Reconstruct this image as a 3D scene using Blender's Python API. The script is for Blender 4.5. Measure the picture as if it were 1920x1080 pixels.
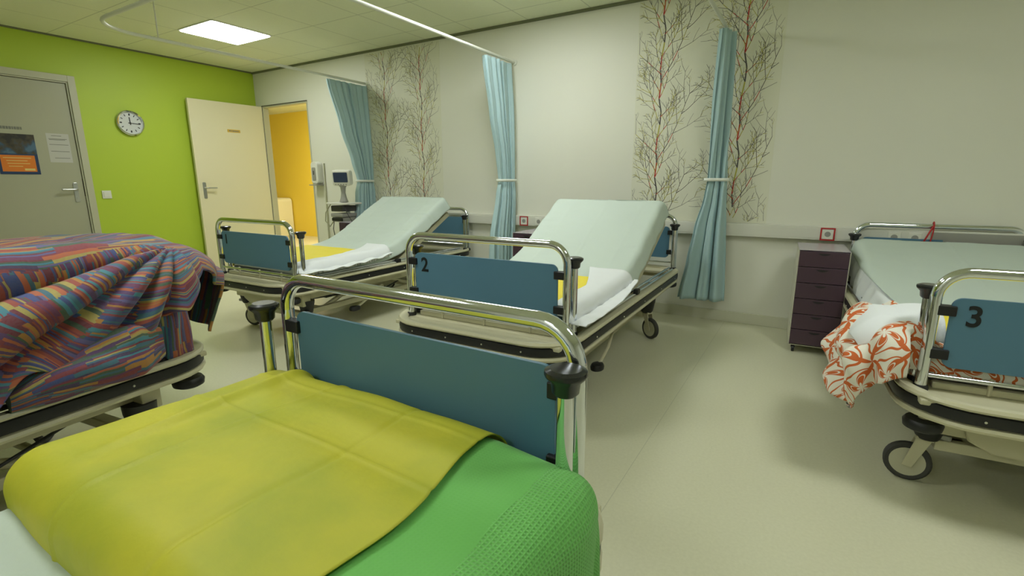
import bpy, bmesh, math, random
from mathutils import Vector, Matrix, noise
PI = math.pi
random.seed(7)
S = bpy.context.scene
for o in list(bpy.data.objects): bpy.data.objects.remove(o)
COL = S.collection

# ------------------------------------------------------------------ camera
F_PX = 925.12
cd = bpy.data.cameras.new('camera'); cam = bpy.data.objects.new('camera', cd); COL.objects.link(cam)
cd.sensor_width = 36.0; cd.lens = F_PX * 36.0 / 1920.0
cd.clip_start = 0.02
cam.location = (6.5639, -4.2364, 1.1229)
yaw, pitch, roll = 0.5414, 0.2132, -0.0026
fw = Vector((-math.sin(yaw) * math.cos(pitch), math.cos(yaw) * math.cos(pitch), -math.sin(pitch)))
rt = Vector((math.cos(yaw), math.sin(yaw), 0)); up = rt.cross(fw)
r2 = rt * math.cos(roll) + up * math.sin(roll); u2 = up * math.cos(roll) - rt * math.sin(roll)
M = Matrix((r2, u2, -fw)).transposed(); cam.rotation_euler = M.to_euler()
cd.dof.use_dof = False
S.camera = cam

# ------------------------------------------------------------------ world, light, exposure
w = bpy.data.worlds.new('world'); S.world = w; w.use_nodes = True
w.node_tree.nodes['Background'].inputs[0].default_value = (0.5, 0.53, 0.5, 1)
w.node_tree.nodes['Background'].inputs[1].default_value = 0.03
S.view_settings.view_transform = 'Standard'; S.view_settings.look = 'None'
S.view_settings.gamma = 1.0; S.view_settings.use_curve_mapping = False
S.view_settings.exposure = 0.0
PANEL_W = 23.0            # radiance of the ceiling light panels
ROOM_H = 2.54

# ------------------------------------------------------------------ materials
def srgb(r, g, b):
    f = lambda c: (c / 255 / 12.92) if c <= 10 else ((c / 255 + .055) / 1.055) ** 2.4
    return (f(r), f(g), f(b), 1)
def mat(name, col, rough=.6, metal=0, coat=0, bump=None, spec=.5, sheen=0):
    m = bpy.data.materials.new(name); m.use_nodes = True
    nt = m.node_tree; b = nt.nodes['Principled BSDF']
    b.inputs['Base Color'].default_value = col; b.inputs['Roughness'].default_value = rough
    b.inputs['Metallic'].default_value = metal; b.inputs['Specular IOR Level'].default_value = spec
    b.inputs['Coat Weight'].default_value = coat
    b.inputs['Sheen Weight'].default_value = sheen
    if bump:
        scale, strength, dist = bump
        n = nt.nodes.new('ShaderNodeTexNoise'); n.inputs['Scale'].default_value = scale
        n.inputs['Detail'].default_value = 4
        tc = nt.nodes.new('ShaderNodeTexCoord'); nt.links.new(tc.outputs['Object'], n.inputs['Vector'])
        bp = nt.nodes.new('ShaderNodeBump'); bp.inputs['Strength'].default_value = strength
        bp.inputs['Distance'].default_value = dist
        nt.links.new(n.outputs['Fac'], bp.inputs['Height']); nt.links.new(bp.outputs['Normal'], b.inputs['Normal'])
    return m
def N(m, t, **kw):
    n = m.node_tree.nodes.new(t)
    for k, v in kw.items(): setattr(n, k, v)
    return n
def L(m, a, b): m.node_tree.links.new(a, b)
def bsdf(m): return m.node_tree.nodes['Principled BSDF']
def math_n(m, op, a, b=None, c=None):
    n = N(m, 'ShaderNodeMath', operation=op)
    for i, x in enumerate((a, b, c)):
        if x is None: continue
        if isinstance(x, (int, float)): n.inputs[i].default_value = x
        else: L(m, x, n.inputs[i])
    return n.outputs[0]
def mix_c(m, fac, a, b):
    n = N(m, 'ShaderNodeMix', data_type='RGBA')
    if isinstance(fac, (int, float)): n.inputs[0].default_value = fac
    else: L(m, fac, n.inputs[0])
    for i, x in ((6, a), (7, b)):
        if isinstance(x, tuple): n.inputs[i].default_value = x
        else: L(m, x, n.inputs[i])
    return n.outputs[2]

MT = {}
MT['wall'] = mat('white_wall_paint', srgb(222, 222, 206), .55, bump=(180, .12, .002))
MT['green'] = mat('green_wall_paint', srgb(176, 200, 56), .5, bump=(180, .12, .002))
MT['yellow_wall'] = mat('yellow_wall_paint', srgb(238, 206, 72), .5, bump=(180, .12, .002))
MT['skirt'] = mat('skirting_vinyl', srgb(205, 205, 182), .4)
MT['door'] = mat('door_paint', srgb(226, 220, 184), .38)
MT['door_grey'] = mat('grey_door_paint', srgb(170, 170, 145), .4)
MT['frame'] = mat('door_frame_paint', srgb(186, 186, 160), .4)
MT['dark_gap'] = mat('gap_shade_and_latch', srgb(70, 66, 50), .7)  # dark colour for the shaded doorway gap and the latch plate
MT['chrome'] = mat('chrome', (.76, .79, .84, 1), .07, 1)
MT['steel'] = mat('brushed_steel', (.55, .55, .53, 1), .3, 1)
MT['cream'] = mat('cream_enamel', srgb(196, 192, 160), .35)
MT['cream_plastic'] = mat('cream_plastic', srgb(184, 180, 148), .45)
MT['black'] = mat('black_rubber', srgb(24, 25, 26), .45)
MT['black_gloss'] = mat('black_plastic', srgb(34, 36, 38), .22)
MT['blue'] = mat('blue_laminate', srgb(84, 125, 148), .42)
MT['digit'] = mat('black_vinyl_digit', srgb(10, 16, 20), .5)
MT['white_screw'] = mat('screw_head', srgb(205, 205, 190), .3, .6)
MT['tyre'] = mat('grey_tyre', srgb(62, 62, 58), .7)
MT['hub'] = mat('castor_hub', srgb(188, 186, 160), .45)
MT['mattress'] = mat('mattress_cover', srgb(206, 208, 196), .6)
MT['mattress_blue'] = mat('blue_grey_mattress_cover', srgb(86, 110, 118), .6)
MT['mattress_green'] = mat('dark_green_mattress_cover', srgb(38, 66, 46), .6)
MT['mint'] = mat('mint_disposable_sheet', srgb(196, 209, 198), .75, bump=(60, .18, .004))
MT['white_cloth'] = mat('white_cotton', srgb(228, 232, 232), .85, bump=(240, .25, .003))
MT['trunk'] = mat('trunking_plastic', srgb(214, 214, 200), .35)
MT['helmer'] = mat('plum_enamel', srgb(70, 50, 62), .3)
MT['helmer_top'] = mat('wall_reflection_lilac', srgb(176, 168, 176), .2)  # wall reflected in the glossy plum top, painted as a pale colour
MT['helmer_side'] = mat('wall_reflection_cream', srgb(196, 194, 172), .3)  # reflections on the glossy plum sides, put in as a cream base
MT['red'] = mat('red_plastic', srgb(176, 36, 34), .4)
MT['white_plastic'] = mat('white_plastic', srgb(222, 222, 208), .3)
MT['grey_plastic'] = mat('grey_plastic', srgb(150, 150, 140), .4)
MT['dark_grey'] = mat('dark_grey_plastic', srgb(60, 60, 58), .5)
MT['screen'] = mat('blue_screen_glass', srgb(52, 66, 92), .15)
MT['clock_face'] = mat('clock_face', srgb(208, 212, 208), .35)
MT['paper'] = mat('paper', srgb(190, 190, 182), .7)
MT['ink'] = mat('grey_ink', srgb(120, 122, 112), .8)
MT['ink_pale'] = mat('pale_print', srgb(222, 196, 120), .8)
MT['navy'] = mat('navy_print', srgb(22, 52, 92), .5)
MT['orange'] = mat('orange_print', srgb(218, 122, 30), .6)
MT['brass'] = mat('yellow_sign_plastic', srgb(206, 170, 60), .4)
MT['curtain'] = mat('blue_curtain', srgb(168, 196, 198), .8, bump=(400, .2, .002), sheen=.1)
MT['tie'] = mat('white_tape', srgb(226, 230, 218), .7)
MT['rail'] = mat('white_rail', srgb(216, 218, 204), .35)
MT['hose'] = mat('clear_hose', srgb(176, 176, 146), .4)
MT['br_dark'] = mat('branch_dark_print', srgb(84, 80, 76), .6)
MT['br_red'] = mat('branch_red_print', srgb(184, 58, 44), .6)
MT['br_olive'] = mat('branch_olive_print', srgb(178, 172, 74), .6)
MT['br_grey'] = mat('branch_grey_print', srgb(134, 132, 120), .6)
MT['paper_wall'] = mat('cream_wallpaper', srgb(219, 219, 197), .6)
MT['hall_floor'] = mat('hall_floor_vinyl', srgb(206, 196, 158), .35)

def ceiling_mat():
    m = mat('ceiling_tiles', srgb(226, 230, 206), .8)
    tc = N(m, 'ShaderNodeTexCoord'); sp = N(m, 'ShaderNodeSeparateXYZ'); L(m, tc.outputs['Object'], sp.inputs[0])
    def line(v, off):
        a = math_n(m, 'ADD', v, off + .3); a = math_n(m, 'DIVIDE', a, .6)
        a = math_n(m, 'FRACT', a); a = math_n(m, 'SUBTRACT', a, .5); a = math_n(m, 'ABSOLUTE', a)
        return math_n(m, 'LESS_THAN', a, .0075)
    g = math_n(m, 'MAXIMUM', line(sp.outputs[0], 60), line(sp.outputs[1], 60.3))
    n = N(m, 'ShaderNodeTexNoise'); n.inputs['Scale'].default_value = 160; L(m, tc.outputs['Object'], n.inputs['Vector'])
    base = mix_c(m, n.outputs['Fac'], srgb(222, 226, 196), srgb(232, 236, 206))
    L(m, mix_c(m, g, base, srgb(194, 198, 170)), bsdf(m).inputs['Base Color'])
    return m
MT['ceiling'] = ceiling_mat()
def floor_mat():
    m = mat('cream_linoleum', srgb(204, 204, 166), .3)
    tc = N(m, 'ShaderNodeTexCoord'); sp = N(m, 'ShaderNodeSeparateXYZ'); L(m, tc.outputs['Object'], sp.inputs[0])
    a = math_n(m, 'ADD', sp.outputs[0], 60 + .95); a = math_n(m, 'DIVIDE', a, 2.0); a = math_n(m, 'FRACT', a)
    a = math_n(m, 'SUBTRACT', a, .5); a = math_n(m, 'ABSOLUTE', a); ln = math_n(m, 'LESS_THAN', a, .0007)
    n = N(m, 'ShaderNodeTexNoise'); n.inputs['Scale'].default_value = 90; n.inputs['Detail'].default_value = 6
    L(m, tc.outputs['Object'], n.inputs['Vector'])
    n2 = N(m, 'ShaderNodeTexNoise'); n2.inputs['Scale'].default_value = 2.2; L(m, tc.outputs['Object'], n2.inputs['Vector'])
    c = mix_c(m, n.outputs['Fac'], srgb(196, 195, 164), srgb(212, 211, 182))
    L(m, mix_c(m, ln, c, srgb(182, 182, 154)), bsdf(m).inputs['Base Color'])
    r = math_n(m, 'MULTIPLY_ADD', n2.outputs['Fac'], .15, .27); L(m, r, bsdf(m).inputs['Roughness'])
    return m
MT['floor'] = floor_mat()
def yellow_mat():
    m = mat('yellow_disposable_sheet', srgb(206, 204, 60), .6)
    tc = N(m, 'ShaderNodeTexCoord')
    n = N(m, 'ShaderNodeTexNoise'); n.inputs['Scale'].default_value = 5; n.inputs['Detail'].default_value = 5
    L(m, tc.outputs['Object'], n.inputs['Vector'])
    rp = N(m, 'ShaderNodeValToRGB'); rp.color_ramp.elements[0].position = .34; rp.color_ramp.elements[1].position = .6
    rp.color_ramp.elements[0].color = srgb(168, 174, 42); rp.color_ramp.elements[1].color = srgb(190, 187, 44)
    L(m, n.outputs['Fac'], rp.inputs[0]); L(m, rp.outputs[0], bsdf(m).inputs['Base Color'])
    n3 = N(m, 'ShaderNodeTexNoise'); n3.inputs['Scale'].default_value = 30; n3.inputs['Detail'].default_value = 6
    L(m, tc.outputs['Object'], n3.inputs['Vector'])
    bp = N(m, 'ShaderNodeBump'); bp.inputs['Strength'].default_value = .25; bp.inputs['Distance'].default_value = .006
    L(m, n3.outputs['Fac'], bp.inputs['Height']); L(m, bp.outputs['Normal'], bsdf(m).inputs['Normal'])
    return m
MT['yellow'] = yellow_mat()
MT['yellow2'] = mat('bright_yellow_sheet', srgb(236, 218, 60), .7, bump=(60, .15, .004))
def waffle_mat():
    m = mat('green_waffle_cotton', srgb(104, 182, 84), .8, sheen=.15)
    uv = N(m, 'ShaderNodeUVMap'); sp = N(m, 'ShaderNodeSeparateXYZ'); L(m, uv.outputs[0], sp.inputs[0])
    def rib(v, sc):
        a = math_n(m, 'MULTIPLY', v, 2 * PI / sc); return math_n(m, 'SINE', a)
    a = rib(sp.outputs[0], .0068); b = rib(sp.outputs[1], .0068)
    h = math_n(m, 'MAXIMUM', a, b)
    # the plain woven border runs along the folded edge, the waffle starts beyond it
    nz = N(m, 'ShaderNodeTexNoise'); nz.inputs['Scale'].default_value = 6; L(m, uv.outputs[0], nz.inputs['Vector'])
    lim = math_n(m, 'MULTIPLY_ADD', nz.outputs['Fac'], .05, .075)
    on = math_n(m, 'GREATER_THAN', sp.outputs[0], lim)
    h2 = math_n(m, 'MULTIPLY', h, math_n(m, 'MULTIPLY_ADD', on, .9, .1))
    bp = N(m, 'ShaderNodeBump'); bp.inputs['Strength'].default_value = .55; bp.inputs['Distance'].default_value = .0022
    L(m, h2, bp.inputs['Height']); L(m, bp.outputs['Normal'], bsdf(m).inputs['Normal'])
    f = math_n(m, 'MULTIPLY_ADD', h2, .35, .5)
    L(m, mix_c(m, f, srgb(98, 172, 76), srgb(118, 198, 98)), bsdf(m).inputs['Base Color'])
    return m
MT['waffle'] = waffle_mat()
def stripe_mat():
    m = mat('striped_duvet_cotton', srgb(120, 80, 120), .8, sheen=.1)
    uv = N(m, 'ShaderNodeUVMap'); sp = N(m, 'ShaderNodeSeparateXYZ'); L(m, uv.outputs[0], sp.inputs[0])
    nz = N(m, 'ShaderNodeTexNoise'); nz.inputs['Scale'].default_value = 14; L(m, uv.outputs[0], nz.inputs['Vector'])
    wob = math_n(m, 'MULTIPLY_ADD', nz.outputs['Fac'], .012, -.006)
    u = math_n(m, 'ADD', sp.outputs[0], wob)
    def cell(v, s): return math_n(m, 'FLOOR', math_n(m, 'DIVIDE', v, s))
    def comb(a, b, z):
        c = N(m, 'ShaderNodeCombineXYZ'); L(m, a, c.inputs[0]); L(m, b, c.inputs[1]); c.inputs[2].default_value = z
        w_ = N(m, 'ShaderNodeTexWhiteNoise', noise_dimensions='3D'); L(m, c.outputs[0], w_.inputs['Vector'])
        return w_.outputs['Value']
    st_ = cell(u, .016); wn = N(m, 'ShaderNodeTexWhiteNoise', noise_dimensions='1D'); L(m, st_, wn.inputs['W'])
    col = cell(math_n(m, 'MULTIPLY_ADD', wn.outputs['Value'], .10, sp.outputs[1]), .16)
    colr = N(m, 'ShaderNodeTexWhiteNoise', noise_dimensions='1D'); L(m, col, colr.inputs['W'])
    ush = math_n(m, 'ADD', u, colr.outputs['Value'])
    r1 = comb(cell(ush, .016), col, 1.0); r2_ = comb(cell(ush, .0065), col, 2.0)
    pal = [(109, 33, 45), (42, 107, 123), (181, 128, 35), (84, 54, 105), (44, 73, 132), (154, 65, 38), (54, 91, 61),
           (172, 158, 73), (105, 40, 84), (45, 132, 146), (184, 96, 45), (58, 45, 88), (91, 88, 140), (132, 44, 49)]
    def ramp(v, seedoff):
        rp = N(m, 'ShaderNodeValToRGB'); cr = rp.color_ramp; cr.interpolation = 'CONSTANT'
        k = len(pal)
        cr.elements[0].color = srgb(*pal[seedoff % k]); cr.elements[1].position = 1 / k; cr.elements[1].color = srgb(*pal[(seedoff + 1) % k])
        for i in range(2, k):
            e = cr.elements.new(i / k); e.color = srgb(*pal[(i + seedoff) % k])
        L(m, v, rp.inputs[0]); return rp.outputs[0]
    thin = math_n(m, 'GREATER_THAN', comb(cell(ush, .0065), col, 5.0), .62)
    c = mix_c(m, thin, ramp(r1, 0), ramp(r2_, 5))
    # soft weave variation
    n2 = N(m, 'ShaderNodeTexNoise'); n2.inputs['Scale'].default_value = 120; L(m, uv.outputs[0], n2.inputs['Vector'])
    c = mix_c(m, math_n(m, 'MULTIPLY', n2.outputs['Fac'], .5), c, srgb(112, 98, 106))
    L(m, c, bsdf(m).inputs['Base Color'])
    return m
MT['stripe'] = stripe_mat()
def floral_mat():
    m = mat('orange_floral_cotton', srgb(226, 220, 200), .8)
    uv = N(m, 'ShaderNodeUVMap')
    nz = N(m, 'ShaderNodeTexNoise'); nz.inputs['Scale'].default_value = 9; L(m, uv.outputs[0], nz.inputs['Vector'])
    va = N(m, 'ShaderNodeVectorMath', operation='MULTIPLY_ADD'); L(m, nz.outputs['Color'], va.inputs[0])
    va.inputs[1].default_value = (.016, .016, 0); L(m, uv.outputs[0], va.inputs[2])
    sp = N(m, 'ShaderNodeSeparateXYZ'); L(m, va.outputs[0], sp.inputs[0])
    def cellc(v, s, off): 
        a = math_n(m, 'FRACT', math_n(m, 'DIVIDE', math_n(m, 'ADD', v, 10 + off), s)); return math_n(m, 'MULTIPLY', math_n(m, 'SUBTRACT', a, .5), 2)
    s = .14
    def motif(ox, oy, k, ph):
        x = cellc(sp.outputs[0], s, ox); y = cellc(sp.outputs[1], s, oy)
        r = math_n(m, 'SQRT', math_n(m, 'ADD', math_n(m, 'MULTIPLY', x, x), math_n(m, 'MULTIPLY', y, y)))
        th = math_n(m, 'ARCTAN2', y, x)
        tw = math_n(m, 'MULTIPLY_ADD', r, .9, th)
        cs = math_n(m, 'COSINE', math_n(m, 'MULTIPLY_ADD', tw, k, ph))
        return r, cs
    r, cs = motif(0, 0, 4.0, 0)
    edge = math_n(m, 'MULTIPLY_ADD', cs, .46, .50)
    petal = math_n(m, 'MULTIPLY', math_n(m, 'LESS_THAN', r, edge), math_n(m, 'GREATER_THAN', r, math_n(m, 'MULTIPLY', edge, .28)))
    inner = math_n(m, 'MULTIPLY', math_n(m, 'LESS_THAN', math_n(m, 'ABSOLUTE', math_n(m, 'SUBTRACT', r, math_n(m, 'MULTIPLY', edge, .66))), .035), 1.0)
    petal = math_n(m, 'MAXIMUM', math_n(m, 'SUBTRACT', petal, inner), 0)
    ring = math_n(m, 'LESS_THAN', math_n(m, 'ABSOLUTE', math_n(m, 'SUBTRACT', r, math_n(m, 'MULTIPLY_ADD', cs, .12, .88))), .045)
    rb, csb = motif(s / 2, s / 2, 4.0, 1.2)
    bud = math_n(m, 'LESS_THAN', rb, math_n(m, 'MULTIPLY_ADD', csb, .30, .27))
    pat = math_n(m, 'MAXIMUM', math_n(m, 'MAXIMUM', petal, ring), bud)
    L(m, mix_c(m, pat, srgb(226, 222, 206), srgb(198, 98, 40)), bsdf(m).inputs['Base Color'])
    return m
MT['floral'] = floral_mat()
def poster_mat():
    m = mat('poster_photo_print', srgb(60, 60, 56), .5)
    tc = N(m, 'ShaderNodeTexCoord')
    n = N(m, 'ShaderNodeTexNoise'); n.inputs['Scale'].default_value = 9; n.inputs['Detail'].default_value = 3
    L(m, tc.outputs['Object'], n.inputs['Vector'])
    rp = N(m, 'ShaderNodeValToRGB'); cr = rp.color_ramp
    cr.elements[0].position = .35; cr.elements[0].color = srgb(34, 32, 28); cr.elements[1].position = .62; cr.elements[1].color = srgb(74, 104, 128)
    e = cr.elements.new(.48); e.color = srgb(70, 62, 44); e = cr.elements.new(.56); e.color = srgb(52, 78, 98)
    L(m, n.outputs['Fac'], rp.inputs[0]); L(m, rp.outputs[0], bsdf(m).inputs['Base Color'])
    return m
MT['photo'] = poster_mat()
def emit_mat(name, col, s):
    m = bpy.data.materials.new(name); m.use_nodes = True; nt = m.node_tree; nt.nodes.clear()
    e = nt.nodes.new('ShaderNodeEmission'); e.inputs[0].default_value = col; e.inputs[1].default_value = s
    o = nt.nodes.new('ShaderNodeOutputMaterial'); nt.links.new(e.outputs[0], o.inputs[0]); return m
MT['light'] = emit_mat('led_panel_light', (.965, 1.0, .99, 1), PANEL_W)
MT['hall_light'] = emit_mat('hall_lamp_light', (1.0, .98, .84, 1), 95)

# ------------------------------------------------------------------ mesh helpers
KEEP = set()
def new(name, bm, m, parent=None, smooth=False, mats=None, bevel=0, sub=0, solid=0):
    me = bpy.data.meshes.new(name)
    if id(bm) in KEEP: KEEP.discard(id(bm))
    else: bmesh.ops.recalc_face_normals(bm, faces=bm.faces[:])
    if smooth:
        for f in bm.faces:
            if len(f.verts) <= 4: f.smooth = True
    for e in bm.edges:
        if len(e.link_faces) == 2 and e.calc_face_angle(0) > .75 and len(bm.faces) < 4000: e.smooth = False
    bm.to_mesh(me); bm.free()
    for x in (mats or [m]): me.materials.append(MT[x])
    o = bpy.data.objects.new(name, me); COL.objects.link(o)
    if parent: o.parent = parent
    if solid:
        md = o.modifiers.new('thickness', 'SOLIDIFY'); md.thickness = solid; md.offset = -1
    if bevel:
        md = o.modifiers.new('bevel', 'BEVEL'); md.width = bevel; md.segments = 2; md.limit_method = 'ANGLE'
        md.angle_limit = math.radians(40)
    if sub:
        md = o.modifiers.new('sub', 'SUBSURF'); md.levels = sub; md.render_levels = sub
    return o
def B(): return bmesh.new()
def box(bm, x0, x1, y0, y1, z0, z1, mi=0, T=None):
    vs = [bm.verts.new(Vector(p)) for p in ((x0, y0, z0), (x1, y0, z0), (x1, y1, z0), (x0, y1, z0), (x0, y0, z1), (x1, y0, z1), (x1, y1, z1), (x0, y1, z1))]
    if T:
        for v in vs: v.co = T @ v.co
    for q in ((3, 2, 1, 0), (4, 5, 6, 7), (0, 1, 5, 4), (1, 2, 6, 5), (2, 3, 7, 6), (3, 0, 4, 7)):
        f = bm.faces.new([vs[i] for i in q]); f.material_index = mi
    return vs
def tube(bm, pts, r, n=12, closed=False, cap=True, sx=1, flat=1, mi=0):
    pts = [Vector(p) for p in pts]; k = len(pts); rings = []
    prev = None
    for i, p in enumerate(pts):
        a = pts[i - 1] if (i or closed) else p; b = pts[(i + 1) % k] if (i < k - 1 or closed) else p
        t = (b - a).normalized()
        ref = prev if prev is not None else (Vector((0, 0, 1)) if abs(t.z) < .9 else Vector((1, 0, 0)))
        s = (ref - t * ref.dot(t)).normalized(); prev = s; q = t.cross(s)
        rr = r[i] if isinstance(r, (list, tuple)) else r
        rings.append([bm.verts.new(p + (s * math.cos(2 * PI * j / n) * flat + q * math.sin(2 * PI * j / n) * sx) * rr) for j in range(n)])
    for i in range(k if closed else k - 1):
        A, C = rings[i], rings[(i + 1) % k]
        for j in range(n):
            f = bm.faces.new((A[j], A[(j + 1) % n], C[(j + 1) % n], C[j])); f.smooth = True; f.material_index = mi
    if cap and not closed:
        bm.faces.new(rings[0][::-1]).material_index = mi; bm.faces.new(rings[-1]).material_index = mi
def lathe(bm, prof, c=(0, 0, 0), ax='z', n=24, T=None, mi=0):
    rings = []; c = Vector(c)
    for r, h in prof:
        ring = []
        for j in range(n):
            a = 2 * PI * j / n; x, y = r * math.cos(a), r * math.sin(a)
            p = Vector((x, y, h)) if ax == 'z' else (Vector((h, x, y)) if ax == 'x' else Vector((x, h, y)))
            if T: p = T @ p
            ring.append(bm.verts.new(p + c))
        rings.append(ring)
    for A, C in zip(rings, rings[1:]):
        for j in range(n):
            f = bm.faces.new((A[j], A[(j + 1) % n], C[(j + 1) % n], C[j])); f.smooth = True; f.material_index = mi
    bm.faces.new(rings[0][::-1]).material_index = mi; bm.faces.new(rings[-1]).material_index = mi
def arc(c, r, a0, a1, n, pl='xz', k=0):
    out = []
    for i in range(n + 1):
        a = a0 + (a1 - a0) * i / n; u, v = r * math.cos(a), r * math.sin(a)
        if pl == 'xz': out.append((c[0] + u, k, c[1] + v))
        elif pl == 'xy': out.append((c[0] + u, c[1] + v, k))
        else: out.append((k, c[0] + u, c[1] + v))
    return out
def rrect(x0, x1, y0, y1, r, n=6):
    P = []
    for cx, cy, a in ((x1 - r, y1 - r, 0), (x0 + r, y1 - r, PI / 2), (x0 + r, y0 + r, PI), (x1 - r, y0 + r, 1.5 * PI)):
        for i in range(n + 1):
            t = a + PI / 2 * i / n; P.append((cx + r * math.cos(t), cy + r * math.sin(t)))
    return P
def plate(bm, pts2, fn, d0, d1, mi=0):
    """extrude a 2D outline; fn(u, v, d) gives the 3D point"""
    A = [bm.verts.new(fn(u, v, d0)) for u, v in pts2]; C = [bm.verts.new(fn(u, v, d1)) for u, v in pts2]
    n = len(pts2); bm.faces.new(A).material_index = mi; bm.faces.new(C[::-1]).material_index = mi
    for i in range(n): bm.faces.new((A[i], C[i], C[(i + 1) % n], A[(i + 1) % n])).material_index = mi
def ringprof(bm, path, prof, mi=0):
    """sweep a 2D profile (outward offset, z) around a closed xy path given as (x, y, nx, ny)"""
    R = [[bm.verts.new((x + nx * o, y + ny * o, z)) for o, z in prof] for x, y, nx, ny in path]
    n, k = len(path), len(prof)
    for i in range(n):
        for j in range(k):
            f = bm.faces.new((R[i][j], R[(i + 1) % n][j], R[(i + 1) % n][(j + 1) % k], R[i][(j + 1) % k])); f.material_index = mi
def grid(bm, nu, nv, fn, uvf=None, closed_u=False):
    V = [[bm.verts.new(fn(i / (nu - 1), j / (nv - 1))) for j in range(nv)] for i in range(nu)]
    uvl = bm.loops.layers.uv.verify() if uvf else None
    for i in range(nu - 1):
        for j in range(nv - 1):
            f = bm.faces.new((V[i][j], V[i + 1][j], V[i + 1][j + 1], V[i][j + 1])); f.smooth = True
            if uvf:
                for lp, (a, b) in zip(f.loops, ((i, j), (i + 1, j), (i + 1, j + 1), (i, j + 1))):
                    lp[uvl].uv = uvf((i + .5) / (nu - 1), (j + .5) / (nv - 1), a / (nu - 1), b / (nv - 1))
    return V
def empty(name, loc, rz, label, cat, group=None):
    o = bpy.data.objects.new(name, None); COL.objects.link(o); o.location = loc; o.rotation_euler = (0, 0, rz)
    o.empty_display_size = .1
    o['label'] = label; o['category'] = cat
    if group: o['group'] = group
    return o
def tag(o, label, cat, group=None):
    o['label'] = label; o['category'] = cat
    if group: o['group'] = group
    return o
def struct(o): o['kind'] = 'structure'; return o
def place(o, loc, rz=0): o.location = loc; o.rotation_euler = (0, 0, rz); return o
def text_mesh(name, s, size, T, m, parent, ext=.0006, bold=0):
    cu = bpy.data.curves.new('txt', 'FONT'); cu.body = s; cu.size = size; cu.extrude = ext; cu.offset = bold
    cu.align_x = 'CENTER'; cu.align_y = 'CENTER'
    t = bpy.data.objects.new('txt', cu); COL.objects.link(t)
    dg = bpy.context.evaluated_depsgraph_get(); dg.update()
    me = bpy.data.meshes.new_from_object(t.evaluated_get(dg)); me.transform(T)
    bpy.data.objects.remove(t); bpy.data.curves.remove(cu)
    me.name = name; me.materials.clear(); me.materials.append(MT[m])
    o = bpy.data.objects.new(name, me); COL.objects.link(o); o.parent = parent; return o
def nz(x, y, z=0): return noise.noise(Vector((x, y, z)))

# ------------------------------------------------------------------ the room
X1, Y0 = 9.2, -6.4
DX0, DX1, DZ = .135, 1.065, 2.104       # open doorway in the back wall
CY0, CY1, CZ = -2.945, -2.006, 2.108    # closed door in the green wall
b = B(); box(b, -.12, X1, Y0, .12, -.1, 0); struct(new('floor', b, 'floor'))
b = B(); box(b, -.12, X1, Y0, .12, ROOM_H, ROOM_H + .1); struct(new('ceiling', b, 'ceiling'))
b = B(); box(b, -.12, DX0, 0, .07, 0, ROOM_H); box(b, DX0, DX1, 0, .07, DZ, ROOM_H); box(b, DX1, X1, 0, .07, 0, ROOM_H)
struct(new('wall_back', b, 'wall'))
b = B(); box(b, -.12, 0, CY1, 0, 0, ROOM_H); box(b, -.12, 0, CY0, CY1, CZ, ROOM_H); box(b, -.12, 0, Y0, CY0, 0, ROOM_H)
struct(new('wall_left', b, 'green'))
b = B(); box(b, X1, X1 + .1, Y0, .12, 0, ROOM_H); struct(new('wall_right', b, 'wall'))
b = B(); box(b, -.12, X1 + .1, Y0 - .1, Y0, 0, ROOM_H); struct(new('wall_front', b, 'wall'))
# skirting and the shadow-gap angle under the ceiling
b = B(); box(b, DX1 + .07, X1, -.014, 0, 0, .088); struct(new('baseboard_back', b, 'skirt', bevel=.003))
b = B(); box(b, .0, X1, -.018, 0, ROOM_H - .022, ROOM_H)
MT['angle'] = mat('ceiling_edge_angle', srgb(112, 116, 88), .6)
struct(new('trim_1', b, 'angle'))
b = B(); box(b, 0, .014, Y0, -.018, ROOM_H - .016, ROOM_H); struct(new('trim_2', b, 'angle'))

# hallway beyond the open door
b = B(); box(b, -5, 2.2, .12, 2.6, -.1, 0); struct(new('floor_hall', b, 'hall_floor'))
b = B(); box(b, -5, 2.2, .07, 2.6, 2.5, 2.6); struct(new('ceiling_hall', b, 'ceiling'))
b = B(); box(b, -5, 2.2, 2.5, 2.6, 0, 2.5); struct(new('wall_hall', b, 'yellow_wall'))
b = B(); box(b, -5.1, -5, .12, 2.6, 0, 2.5); struct(new('wall_hall_end', b, 'wall'))
b = B(); box(b, 2.2, 2.3, .12, 2.6, 0, 2.5); struct(new('wall_hall_side', b, 'wall'))
b = B(); box(b, -5, -.12, .07, .15, 0, 2.5); struct(new('wall_hall_near', b, 'wall'))
b = B(); box(b, -.6, -.1, 1.0, 1.5, 2.47, 2.499)
o = new('hall_ceiling_lamp', b, 'hall_light'); tag(o, 'warm ceiling lamp in the hallway beyond the open door', 'light')

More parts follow.
